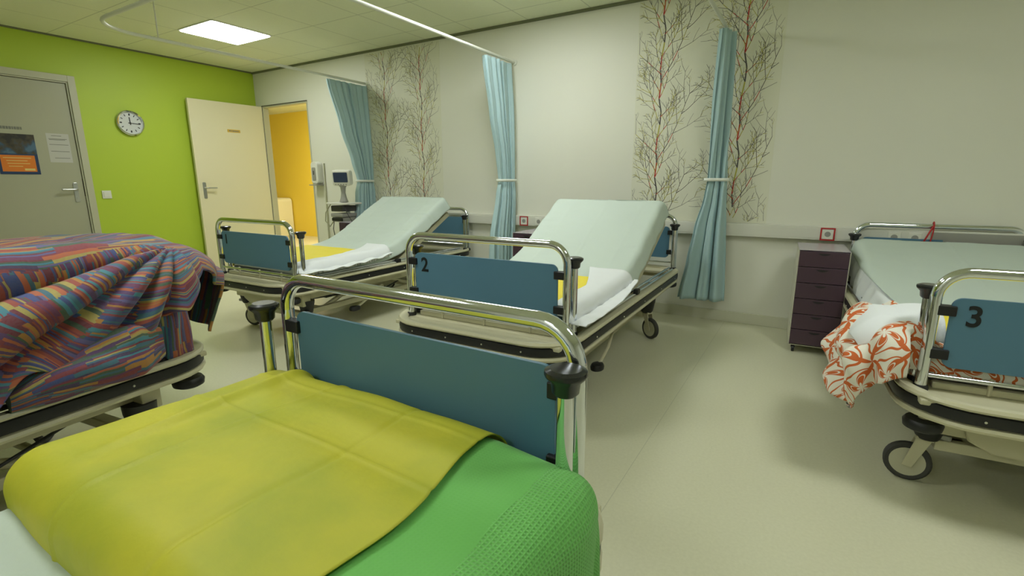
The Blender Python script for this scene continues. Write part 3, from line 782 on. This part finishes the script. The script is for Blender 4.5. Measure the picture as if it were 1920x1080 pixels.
    box(b, -.2, .2, .55, 1.25, .22 + Z, .30 + Z)
    new('undercarriage', b, 'cream', t, bevel=.006)
    b = B()
    for s in (-1, 1):
        tube(b, [(s * .24, .35, .16), (s * .24, .8, .35 + Z)], .02, 8); tube(b, [(s * .24, 1.4, .16), (s * .24, .95, .35 + Z)], .02, 8)
    tube(b, [(-.24, .35, .16), (.24, .35, .16)], .016, 8); tube(b, [(-.24, 1.4, .16), (.24, 1.4, .16)], .016, 8)
    for s in (-1, 1): box(b, s * .27 - .02, s * .27 + .02, .12, 1.65, .15, .19)
    for y in (.12, 1.62): box(b, -.34, .34, y - .02, y + .03, .15, .19)
    new('lift_base', b, 'cream', t, bevel=.004)
    b = B(); box(b, -.12, .1, .5, .72, .19, .225); box(b, -.05, .06, .8, 1.1, .17, .22); new('motor_box', b, 'black_gloss', t, bevel=.012)
    # castors
    for (sx, y), ca in zip(((-1, .12), (1, .12), (-1, 1.62), (1, 1.62)), castor_ang):
        x = sx * .36
        b = B(); lathe(b, [(.034, .185), (.042, .2), (.056, .27), (.058, .305 + Z)], (x, y, 0), 'z', 20)
        h = new('castor', b, 'black', t, True)
        T = Matrix.Translation((x, y, 0)) @ Matrix.Rotation(ca, 4, 'Z')   # wheel trails along local +x, axle along local y
        b = B()
        for s in (-1, 1):
            vs = [(.0 - .018, .19), (.03, .19), (.062, .062), (.03, .06)]
            plate(b, vs, lambda u, v, d: T @ Vector((u, s * d, v)), .02, .024)
        box(b, -.02, .035, -.024, .024, .178, .192, T=T)
        new('fork', b, 'cream', h, bevel=.003)
        b = B(); TW = T @ Matrix.Translation((.045, 0, .075))
        lathe(b, [(.052, -.013), (.068, -.015), (.075, -.009), (.075, .009), (.068, .015), (.052, .013)], T=TW, ax='y', n=32); wh = new('tyre', b, 'tyre', h, True)
        b = B(); lathe(b, [(.012, -.018), (.014, -.015), (.056, -.0135), (.056, .0135), (.014, .015), (.012, .018)], T=TW, ax='y', n=28); new('wheel_hub', b, 'hub', wh, False)
        b = B(); box(b, -.065, -.02, -.022, .022, .195, .215, T=T); new('brake_tab', b, 'grey_plastic', h, bevel=.005)
    # foot pedals
    for s, y in ((1, .55), (-1, .95)):
        b = B(); tube(b, [(s * .28, y + .34, .17), (s * .33, y + .36, .25), (s * .37, y + .30, .27), (s * .39, y + .15, .20), (s * .39, y + .03, .15), (s * .39, y, .145)], .010, 10)
        pe = new('pedal', b, 'cream', t, True)
        b = B(); lathe(b, [(.02, .118), (.034, .124), (.036, .14), (.03, .153), (.01, .158)], (s * .39, y - .015, 0), 'z', 18)
        for v in b.verts: v.co.y = (y - .015) + (v.co.y - (y - .015)) * 1.4
        new('pedal_pad', b, 'black', pe, True)
    b = B(); tube(b, [(.30, .05, .3 + Z), (.28, .5, .27 + Z), (.3, .9, .2), (.25, 1.2, .26 + Z)], .006, 8)
    tube(b, [(-.30, .3, .3 + Z), (-.36, .6, .24 + Z), (-.34, .9, .27 + Z)], .006, 8); new('cable', b, 'black', t, True)
    return t

# ------------------------------------------------------------------ bedding helpers
def profile_fn(pts):
    """smooth polyline (y,z) -> function of arc length giving point and normal"""
    P = [Vector(p) for p in pts]
    for _ in range(3):                     # Chaikin smoothing
        Q = [P[0]]
        for a, c in zip(P, P[1:]): Q += [a * .75 + c * .25, a * .25 + c * .75]
        Q.append(P[-1]); P = Q
    S_ = [0]
    for a, c in zip(P, P[1:]): S_.append(S_[-1] + (c - a).length)
    def f(s):
        s = max(0, min(s, S_[-1] - 1e-6))
        for i in range(len(P) - 1):
            if S_[i + 1] >= s: break
        d = P[i + 1] - P[i]; k = (s - S_[i]) / max(S_[i + 1] - S_[i], 1e-9); tt = d.normalized()
        return P[i] + d * k, Vector((-tt.y, tt.x))
    return f, S_[-1]
def mattress(parent_loc, rz, pts, thick, hw, m, label, band=None):
    f, Ln = profile_fn(pts); b = B(); R = .03
    sec = rrect(-hw, hw, -thick, 0, R, 4); n = len(sec); rings = []
    K = 60
    for i in range(K + 1):
        s = Ln * i / K
        e = min(s, Ln - s); sh = 0
        if e < R: sh = R - math.sqrt(max(0, R * R - (R - e) ** 2))
        p, nn = f(s)
        rings.append([b.verts.new((u * (1 - sh / hw), p.x + nn.x * (v if abs(v) else 0) * 1.0 + nn.x * (-sh if v > -thick / 2 else sh), p.y + nn.y * v + nn.y * (-sh if v > -thick / 2 else sh))) for u, v in sec])
    for A, C in zip(rings, rings[1:]):
        for j in range(n): b.faces.new((A[j], A[(j + 1) % n], C[(j + 1) % n], C[j]))
    b.faces.new(rings[0][::-1]); b.faces.new(rings[-1])
    o = new('mattress', b, m, smooth=True); place(o, parent_loc, rz)
    tag(o, label, 'mattress', 'mattresses on the beds'); return o
def drape(name, loc, rz, pts, hw, s0, s1, xl, xr, m, off=.004, R=.035, wr=.006, seed=0, skew=(0, 0, 0, 0), crease=(), wscale=6, thick=.002, edge=None, fold=0, nu=90, nv=90, flare=.02, uv=None, dmax=None):
    """cloth lying on the profile from arc s0 to s1, across from xl to xr; beyond +-hw it turns down the side.
       skew: shifts of (xl at s0, xl at s1, xr at s0, xr at s1)"""
    f, Ln = profile_fn(pts); b = B()
    def across(x):
        sg = 1 if x >= 0 else -1; a = abs(x)
        if a <= hw - R: return x, 0., 0., 1.
        e = a - (hw - R)
        if e < R * PI / 2:
            t = e / R; return sg * (hw - R + R * math.sin(t)), R * (1 - math.cos(t)), sg * math.sin(t), math.cos(t)
        e -= R * PI / 2
        return sg * (hw + flare * min(1, e / .1)), R + e, sg, 0.
    def fn(u, v):
        s = s0 + (s1 - s0) * v
        a = xl + skew[0] * (1 - v) + skew[1] * v; c = xr + skew[2] * (1 - v) + skew[3] * v
        if edge: a, c = edge(u, v, a, c)
        x = a + (c - a) * u
        X, D, nx, nzz = across(x)
        if dmax and D > dmax: X += (1 if x > 0 else -1) * min(.055, (D - dmax)); D = dmax + (D - dmax) * .08; nzz = 1.
        if s < 0:   # hangs over the foot end
            p, nn = f(0); drop = -s
            t = min(drop / .03, PI / 2); yy = p.x - .03 * math.sin(t); zz = -.03 * (1 - math.cos(t)) - max(0, drop - .03 * PI / 2)
            h = off + wr * nz(x * wscale, s * wscale, seed)
            return Vector((X + nx * h, yy - h, p.y + zz - D * .5))
        p, nn = f(s)
        h = off + wr * .5 * (nz(x * wscale, s * wscale, seed) + .5 * nz(x * wscale * 2.7, s * wscale * 2.7, seed + 3) + .6)
        hang = min(1, D / .06)
        h += hang * fold * math.sin(s * 34 + 3 * nz(s * 3, x, seed)) + hang * fold
        for (ax, val, amp) in crease:
            q = x if ax == 'x' else s
            q += .012 * nz(s * 2.5, x * 2.5, seed + 8)
            h += amp * math.exp(-((q - val) / .006) ** 2)
        return Vector((X + nx * h, p.x + nn.x * (h * nzz - D), p.y + nn.y * (h * nzz) - D * (nn.y if True else 1)))
    def uvf(u, v, a_, b_):
        s = s0 + (s1 - s0) * b_
        a = xl + skew[0] * (1 - b_) + skew[1] * b_; c = xr + skew[2] * (1 - b_) + skew[3] * b_
        return (a + (c - a) * a_, s)
    grid(b, nu, nv, fn, uv or uvf); KEEP.add(id(b))
    o = new(name, b, m, smooth=True, solid=thick); place(o, loc, rz); return o

BED = {1: (3.144, -2.157, .013, -.02), 2: (5.273, -2.37, .013, -.007), 3: (7.39, -2.098, .057, -.04),
       4: (5.792, -3.436, PI - .022, .0), 5: (4.07, -3.395, PI + .12, .0)}
hospital_bed(*BED[1], '1', True, (.3, 2.4, 1.2, 1.7), 'bed number 1 with raised backrest beside the open door')
hospital_bed(*BED[2], '2', True, (2.6, 2.0, 1.2, -.55), 'bed number 2 with raised backrest between two blue curtains')
hospital_bed(*BED[3], '3', False, (PI - .15, 1.8, 1.2, 1.9), 'bed number 3 at the right edge beside the tall drawer cabinet')
hospital_bed(*BED[4], '', False, (.6, 2.0, 1.2, 1.9), 'nearest bed with yellow and green covers, its blue footboard facing away')
hospital_bed(*BED[5], '', False, (.6, 2.3, 1.2, 1.9), 'bed at the left edge under the multicoloured striped duvet')

PROF_UP = [(.06, .562), (.5, .566), (.85, .585), (1.06, .64), (1.3, .77), (1.70, .985)]
def raised_bedding(n):
    X, Y, rz, dz = BED[n]; loc = (X, Y, dz)
    where = {1: 'of bed number 1', 2: 'of bed number 2'}[n]
    mattress(loc, rz, [(y, z - .004) for y, z in PROF_UP], .105, .415, 'mattress_blue' if n == 2 else 'mattress', 'thin mattress following the raised backrest ' + where)
    o = drape('bed_sheet', loc, rz, PROF_UP, .415, .03, 1.86, -.51, .51, 'mint', off=.004, wr=.010, seed=n * 5, wscale=5, fold=.004, nu=100, nv=120,
              crease=(('x', .02, .005), ('x', -.25, .003), ('s', 1.45, .004), ('s', 1.15, -.004), ('x', .28, .003)), skew=(.02, 0, -.03, 0))
    tag(o, 'pale mint sheet stretched over the raised mattress ' + where, 'bed sheet', 'mint sheets on raised beds')
    o = drape('yellow_sheet', loc, rz, PROF_UP, .42, .02, .68, -.47, .40, 'yellow2', off=.012, wr=.008, seed=n * 5 + 1, wscale=4, skew=(0, .02, 0, -.10), nu=60, nv=50)
    tag(o, 'bright yellow cover across the foot ' + where, 'sheet', 'yellow covers on raised beds')
    o = drape('white_towel', loc, rz, PROF_UP, .425, -.02, .84, .30, .58, 'white_cloth', off=.022, wr=.012, seed=n * 5 + 2, wscale=5,
              skew=(.0, .0, -.02, -.09), fold=.006, nu=60, nv=60, thick=.004, flare=.02, dmax=.058,
              edge=lambda u, v, a, c: (a + .02 * math.sin(v * 3) - .25 * max(0, v - .55) + .10 * max(0, .35 - v), c))
    tag(o, 'white cotton cloth hanging over the right edge near the foot ' + where, 'cloth', 'white cloths on raised beds')
raised_bedding(1); raised_bedding(2)

# bed 3
X, Y, rz, dz = BED[3]; loc3 = (X, Y, dz)
PROF3 = [(.06, .56), (.9, .565), (1.2, .60), (1.97, .76)]
mattress(loc3, rz, [(y, z - .004) for y, z in PROF3], .10, .415, 'mattress', 'mattress of bed number 3 under the mint sheet')
o = drape('cotton_sheet', loc3, rz, PROF3, .415, .1, 1.93, -.62, .62, 'white_cloth', off=.002, wr=.006, seed=41, fold=.010, R=.03, nu=100, nv=120)
tag(o, 'white cotton sheet with side pleats on bed number 3 under the mint sheet', 'bed sheet')
o = drape('bed_sheet', loc3, rz, PROF3, .43, .35, 1.95, -.46, .52, 'mint', off=.014, wr=.008, seed=44, wscale=4, nu=90, nv=90, crease=(('x', .05, .004), ('x', -.2, .002)), skew=(.12, -.03, 0, 0))
tag(o, 'pale mint sheet lying over the length of bed number 3', 'bed sheet')
o = drape('yellow_sheet', loc3, rz, PROF3, .43, .03, .62, -.34, .42, 'yellow2', off=.026, wr=.006, seed=45, nu=50, nv=40)
tag(o, 'bright yellow cover behind the footboard of bed number 3', 'sheet')

# ------------------------------------------------------------------ heaps: duvets, folded blanket
def cloth_corner(p, q, W0, W1, Q0, Q1, R):
    """flat cloth coordinate -> (x, y, drop, outward) for a box top W0..W1 x Q0..Q1 with rounded falling edges"""
    ex = p - W1 if p > W1 else (p - W0 if p < W0 else 0); ey = q - Q1 if q > Q1 else (q - Q0 if q < Q0 else 0)
    e = math.hypot(ex, ey)
    bx_, by_ = min(max(p, W0), W1), min(max(q, Q0), Q1)
    if e < 1e-9: return bx_, by_, 0, 0, 0, 0
    if e < R * PI / 2: o_, d_ = R * math.sin(e / R), R * (1 - math.cos(e / R))
    else: o_, d_ = R, R + (e - R * PI / 2)
    return bx_ + ex / e * o_, by_ + ey / e * o_, d_, ex / e, ey / e, e

# multicoloured duvet on bed 5 (unflipped frame: +y towards the back wall)
def striped_duvet():
    X, Y, rz, dz = BED[5]; b = B()
    P0, P1, Q0, Q1 = -.62, 1.02, -1.75, .55
    W0, W1, E0, E1 = -.40, .36, -1.6, .10
    KP, KQ = .40, .06      # pivot of the fanned folds, at the foot corner of the right side
    cre = [.22, .50, .80, 1.12]
    def ph(p, q):
        return math.atan2(p - KP, KQ - q), math.hypot(p - KP, KQ - q)
    def foldk(phi): 
        k = 0
        for i, c in enumerate(cre):
            if phi > c: k = i + 1
        return k
    def fn(u, v):
        p = P0 + (P1 - P0) * u; q = Q0 + (Q1 - Q0) * v
        # lower hem is ragged
        hem = .87 - .20 * min(1, max(0, (q + .38) / .33)) - .15 * min(1, max(0, q / .12)) + .07 * nz(q * 3.1, 2.2, 5) - .10 * math.exp(-((q + .46) / .09) ** 2)
        if p > W1: p = W1 + (p - W1) * (hem - W1 + .0) / (P1 - W1)
        R = .15
        x, y, d, nx, ny, e = cloth_corner(p, q, W0, W1, E0, E1, R)
        phi, r = ph(p, q)
        h = .022 * nz(p * 3.2, q * 3.2, 3) + .010 * nz(p * 9, q * 9, 7)
        if p > W1 - .12 and q < .30:
            k = foldk(phi); lo = cre[k - 1] if k else -.5; hi = cre[k] if k < len(cre) else 1.7
            tt = (phi - lo) / (hi - lo); amp = min(1, r / .28) * min(1, (p - W1 + .12) / .14)
            h += amp * (.075 * (max(0, math.sin(PI * min(max(tt, 0), 1))) ** .55) - .03)
        # thick crest on top
        top = .885 + .018 * math.cos((x + .05) * 3) - .10 * max(0, -.1 - y) ** 1.0 * .25
        z = top - d
        n3 = Vector((nx * min(1, e / R if e else 0), ny * min(1, e / R if e else 0), max(0, 1 - (e / (R * 1.57) if e else 0))))
        if n3.length > 0: n3.normalize()
        P = Vector((x, y, z)) + n3 * h
        if d > .30: # tucks back towards the frame
            P.x -= (d - .30) * .10 * nx
        if ny > .1: P.y -= max(0, d - .18) * .3 * ny
        P.z = max(P.z, .462 + .004 * nz(p * 5, q * 5)) if (P.y < .13 and P.x < .57) else P.z
        return P
    def uvf(uc, vc, ua, vb):
        pc = P0 + (P1 - P0) * uc; qc = Q0 + (Q1 - Q0) * vc; p = P0 + (P1 - P0) * ua; q = Q0 + (Q1 - Q0) * vb
        phi, r = ph(pc, qc); k = foldk(phi) if (pc > W1 - .12 and qc < .3) else -1
        if k <= 0:
            a = .1; return (p * math.cos(a) + q * math.sin(a) + 3, q * math.cos(a) - p * math.sin(a))
        phi, r = ph(p, q)
        a = (cre[k - 1] if k else 0) + .15
        dx, dy = (p - KP), (KQ - q)
        al, pe = dy * math.cos(a) + dx * math.sin(a), dx * math.cos(a) - dy * math.sin(a)
        t_ = .22
        return (al * math.cos(t_) - pe * math.sin(t_) + k * 1.37, pe * math.cos(t_) + al * math.sin(t_) + k * .713)
    grid(b, 260, 300, fn, uvf); KEEP.add(id(b))
    o = new('duvet', b, 'stripe', smooth=True, solid=.012); place(o, (X, Y, 0), rz - PI)
    tag(o, 'multicoloured striped duvet heaped over the foot of the leftmost bed', 'duvet')
    # the loose rolled edge lying on the frame below the folds
    b = B()
    path = [(.50, -.52, .50), (.525, -.43, .53), (.54, -.32, .545), (.545, -.20, .555), (.52, -.10, .56)]
    rr = [.03, .06, .08, .085, .05]
    import itertools
    nP = 40; K = []
    for i in range(nP):
        s = i / (nP - 1) * (len(path) - 1); a = min(int(s), len(path) - 2); f_ = s - a
        K.append((Vector(path[a]) * (1 - f_) + Vector(path[a + 1]) * f_, rr[a] * (1 - f_) + rr[a + 1] * f_))
    uvl = b.loops.layers.uv.verify(); rings = []
    for i, (c, r_) in enumerate(K):
        ring = []
        for j in range(40):
            a = 2 * PI * j / 40; k_ = r_ * (1 + .18 * math.sin(3 * a + i * .12) + .12 * nz(math.cos(a) * 1.5, math.sin(a) * 1.5, i * .12))
            ring.append(b.verts.new(c + Vector((math.cos(a) * k_ * .62, math.sin(i * .3) * .004, math.sin(a) * k_))))
        rings.append(ring)
    for i in range(nP - 1):
        for j in range(40):
            f = b.faces.new((rings[i][j], rings[i][(j + 1) % 40], rings[i + 1][(j + 1) % 40], rings[i + 1][j])); f.smooth = True
            for lp, (ii, jj) in zip(f.loops, ((i, j), (i, j + 1), (i + 1, j + 1), (i + 1, j))): lp[uvl].uv = (jj * .0125 + 5, ii * .017)
    b.faces.new(rings[0][::-1]); b.faces.new(rings[-1])
    new('rolled_edge', b, 'stripe', o)
    b = B(); uvl = b.loops.layers.uv.verify(); rings = []
    for i in range(24):
        f_ = i / 23; c = Vector((.455 + .02 * math.sin(f_ * 4), -.045 + .03 * f_, .80 - .33 * f_)); ring = []
        for j in range(36):
            a = 2 * PI * j / 36; k_ = .045 + .012 * f_ + .012 * math.sin(4 * a + f_ * 3) + .008 * nz(math.cos(a) * 2, math.sin(a) * 2, f_ * 2)
            ring.append(b.verts.new(c + Vector((math.cos(a) * k_ * .6, math.sin(a) * k_ * 1.1, 0))))
        rings.append(ring)
    for i in range(23):
        for j in range(36):
            f = b.faces.new((rings[i][j], rings[i][(j + 1) % 36], rings[i + 1][(j + 1) % 36], rings[i + 1][j])); f.smooth = True
            for lp, (ii, jj) in zip(f.loops, ((i, j), (i, j + 1), (i + 1, j + 1), (i + 1, j))): lp[uvl].uv = (jj * .012 + 9, ii * .016 + 2)
    b.faces.new(rings[0][::-1]); b.faces.new(rings[-1])
    new('hanging_fold', b, 'stripe', o)
    mattress((X, Y, dz), rz, [(.08, .565), (1.9, .565)], .09, .415, 'mattress_green', 'dark green mattress under the striped duvet')
striped_duvet()

# bed 4: mattress, mint sheet, folded green blanket, yellow sheet (drawn in an unflipped frame)
X4, Y4, R4 = BED[4][0], BED[4][1], BED[4][2] - PI
mattress((X4, Y4, 0), R4, [(-1.95, .548), (-.06, .548)], .08, .415, 'mattress', 'mattress of the nearest bed under the mint sheet')
o = drape('bed_sheet', (X4, Y4, 0), R4, [(-1.95, .548), (-.06, .548)], .415, .02, 1.88, -.52, .52, 'mint', off=.003, wr=.008, seed=61, wscale=4,
          crease=(('x', -.33, .003), ('s', 1.1, .003)))
tag(o, 'pale mint sheet on the nearest bed, showing at the lower left corner', 'bed sheet')
def stack_sheet(name, P0, P1, Q0, Q1, W0, W1, E0, E1, top, R, m, seed, extra=None, nu=120, nv=110, solid=.003, uvs=None, zmin=.45, out=0):
    b = B()
    def fn(u, v):
        p = P0 + (P1 - P0) * u; q = Q0 + (Q1 - Q0) * v
        if extra: p, q, hh = extra(p, q, u, v)
        else: hh = 0
        x, y, d, nx, ny, e = cloth_corner(p, q, W0, W1, E0, E1, R)
        h = hh + .006 * nz(p * 5, q * 5, 7)
        k = min(1, e / (R * 1.57)) if e else 0
        n3 = Vector((nx * k, ny * k, 1 - k)); n3 = n3.normalized() if n3.length else Vector((0, 0, 1))
        P = Vector((x, y, top(x, y) - d)) + n3 * h + Vector((nx, ny, 0)) * out * max(0, d - R)
        if P.z < zmin and P.x < .48: P.z = zmin
        return P
    def uvf(uc, vc, ua, vb):
        return (P0 + (P1 - P0) * ua, Q0 + (Q1 - Q0) * vb)
    grid(b, nu, nv, fn, uvf if not uvs else uvs); KEEP.add(id(b))
    return new(name, b, m, smooth=True, solid=solid)
topf = lambda x, y: .632 + .012 * math.cos((x - .1) * 4) + .004 * math.sin(y * 9)
def g_extra(p, q, u, v):
    h = 0
    if p > .30: h += .007 * math.sin(q * 26 + 2.0 * nz(p * 3, q * 3, 2)) * min(1, (p - .30) / .15)
    h += .010 * math.exp(-((p - .40) / .05) ** 2) * nz(q * 6, 3, 1)
    return p, q, h
o = stack_sheet('blanket', -.47, .70, -.65, .06, -.39, .46, -.535, -.09, topf, .06, 'waffle', 71, g_extra, nu=140, nv=120, solid=.004, zmin=.475,
                uvs=lambda uc, vc, ua, vb: ((-.47 + 1.13 * ua) - .30, -.68 + .7 * vb))
place(o, (X4, Y4, 0), R4); tag(o, 'green waffle blanket folded over the foot of the nearest bed', 'blanket')
def y_extra(p, q, u, v):
    h = .0
    q2 = q + .010 * nz(p * 3, q * 3, 9); p2 = p + .010 * nz(p * 3 + 5, q * 3, 9)
    for c, a_ in ((-.16, .0035), (.10, -.0035)): h += a_ * math.exp(-((p2 - c) / .005) ** 2)
    for c, a_ in ((-.27, .003), (-.11, .002)): h += a_ * math.exp(-((q2 - c) / .005) ** 2)
    h += .014 * math.exp(-((p + .30 + .1 * (q + .3)) / .02) ** 2) * min(1, max(0, (q + .55) / .2))
    if u > .97: h -= 0
    p = p + ((.012 * math.sin(q * 14) + .07 * max(0, -q - .16)) if u > .5 else 0) * ((u - .5) * 2)
    return p, q, h + .006 * nz(p * 2.2, q * 2.2, 4)
o = stack_sheet('yellow_sheet', -.54, .30, -.705, .03, -.39, .46, -.535, -.09, lambda x, y: topf(x, y) + .012, .072, 'yellow', 75, y_extra, nu=150, nv=150, solid=.0015, zmin=.50)
place(o, (X4, Y4, 0), R4); tag(o, 'large yellow disposable sheet covering the folded blanket on the nearest bed', 'sheet')

# bed 3 floral duvet
def floral():
    b = B(); P0, P1, Q0, Q1 = -.87, .62, -.16, .60
    W0, W1, E0, E1 = -.52, .40, .08, .40
    def fn(u, v):
        p = P0 + (P1 - P0) * u; q = Q0 + (Q1 - Q0) * v
        if p < W0:
            k = (W0 - p) / (W0 - P0); p = W0 + (p - W0) * (1.0 + .12 * nz(q * 5, 1, 3))
        R = .14
        ex_ = max(0, W0 - p); ey_ = max(E0 - q, q - E1, 0); e_ = math.hypot(ex_, ey_)
        if p < W0 and e_ > .36 + .02 * nz(q * 9, 4, 4):
            kk = .36 / e_; p = W0 - ex_ * kk; q = (E0 - ey_ * kk) if q < E0 else (E1 + ey_ * kk if q > E1 else q)
        x, y, d, nx, ny, e = cloth_corner(p, q, W0, W1, E0, E1, R)
        k = min(1, e / (R * 1.57)) if e else 0
        h = .02 * nz(p * 4, q * 4, 12) + .010 * nz(p * 10, q * 10, 13)
        if p < W0 + .05:
            dd = max(0, W0 + .05 - p)
            h += .026 * math.sin(dd * 34 + q * 9 + 2 * nz(q * 6, dd * 6, 2)) * min(1, dd / .1) + .020 * math.sin(q * 24 + dd * 12) * min(1, dd / .15)
        n3 = Vector((nx * k, ny * k, 1 - k)); n3 = n3.normalized() if n3.length else Vector((0, 0, 1))
        tp = .585 - .085 * max(0, min(1, (x + .47) / .09)) + .06 * math.exp(-((x + .40) / .14) ** 2)
        P = Vector((x, y, tp - d * (1 if x < 0 else .4))) + n3 * h
        if x > -.49: P.z = max(P.z, .47); P.y = max(P.y, .024)
        if x < -.49: P.z -= 0
        return P
    grid(b, 170, 90, fn, lambda uc, vc, ua, vb: (P0 + (P1 - P0) * ua, Q0 + (Q1 - Q0) * vb)); KEEP.add(id(b))
    o = new('duvet', b, 'floral', smooth=True, solid=.012); place(o, (X, Y, 0), rz)
    tag(o, 'white duvet with orange floral print hanging off the left of bed number 3', 'duvet')
    b = B()
    def fn2(u, v):
        p = -.62 + .24 * u; q = .04 + .30 * v - .04 * u
        x, y, d, nx, ny, e = cloth_corner(p, q, -.50, .4, .14, .40, .10)
        tp = .60 - .05 * max(0, min(1, (x + .35) / .35)) + .055 * math.exp(-((x + .38) / .16) ** 2)
        return Vector((x, y, tp - d + .012 * nz(p * 6, q * 6, 2))) + Vector((nx, max(ny, 0), 0)) * .05
    def fn3(u, v):
        P = fn2(u, v); P.y = max(P.y, .034); return P
    grid(b, 50, 50, fn3); KEEP.add(id(b))
    l = new('duvet_lining', b, 'white_cloth', o, smooth=True, solid=.004); l['label'] = 'plain white turned back corner'
X, Y, rz, dz = BED[3]
floral()

# red strap tied on the headboard rail of bed 3
b = B()
st = empty('red_strap', (7.265, -.06, 0), 0, 'thin red strap tied around the head rail of bed number 3', 'strap')
b = B(); tube(b, [(-.01, -.03, .842), (-.03, -.036, .79), (-.055, -.04, .72)], .005, 6); tube(b, [(-.01, -.03, .842), (-.012, -.036, .79), (-.02, -.04, .72)], .004, 6)
tube(b, [(-.01 + .006 * 0, .0 - .022 * math.cos(a), .835 - .002 + .024 * math.sin(a)) for a in [2 * PI * i / 16 for i in range(16)]], .004, 6, closed=True)
new('strap_tail', b, 'red', st, True)
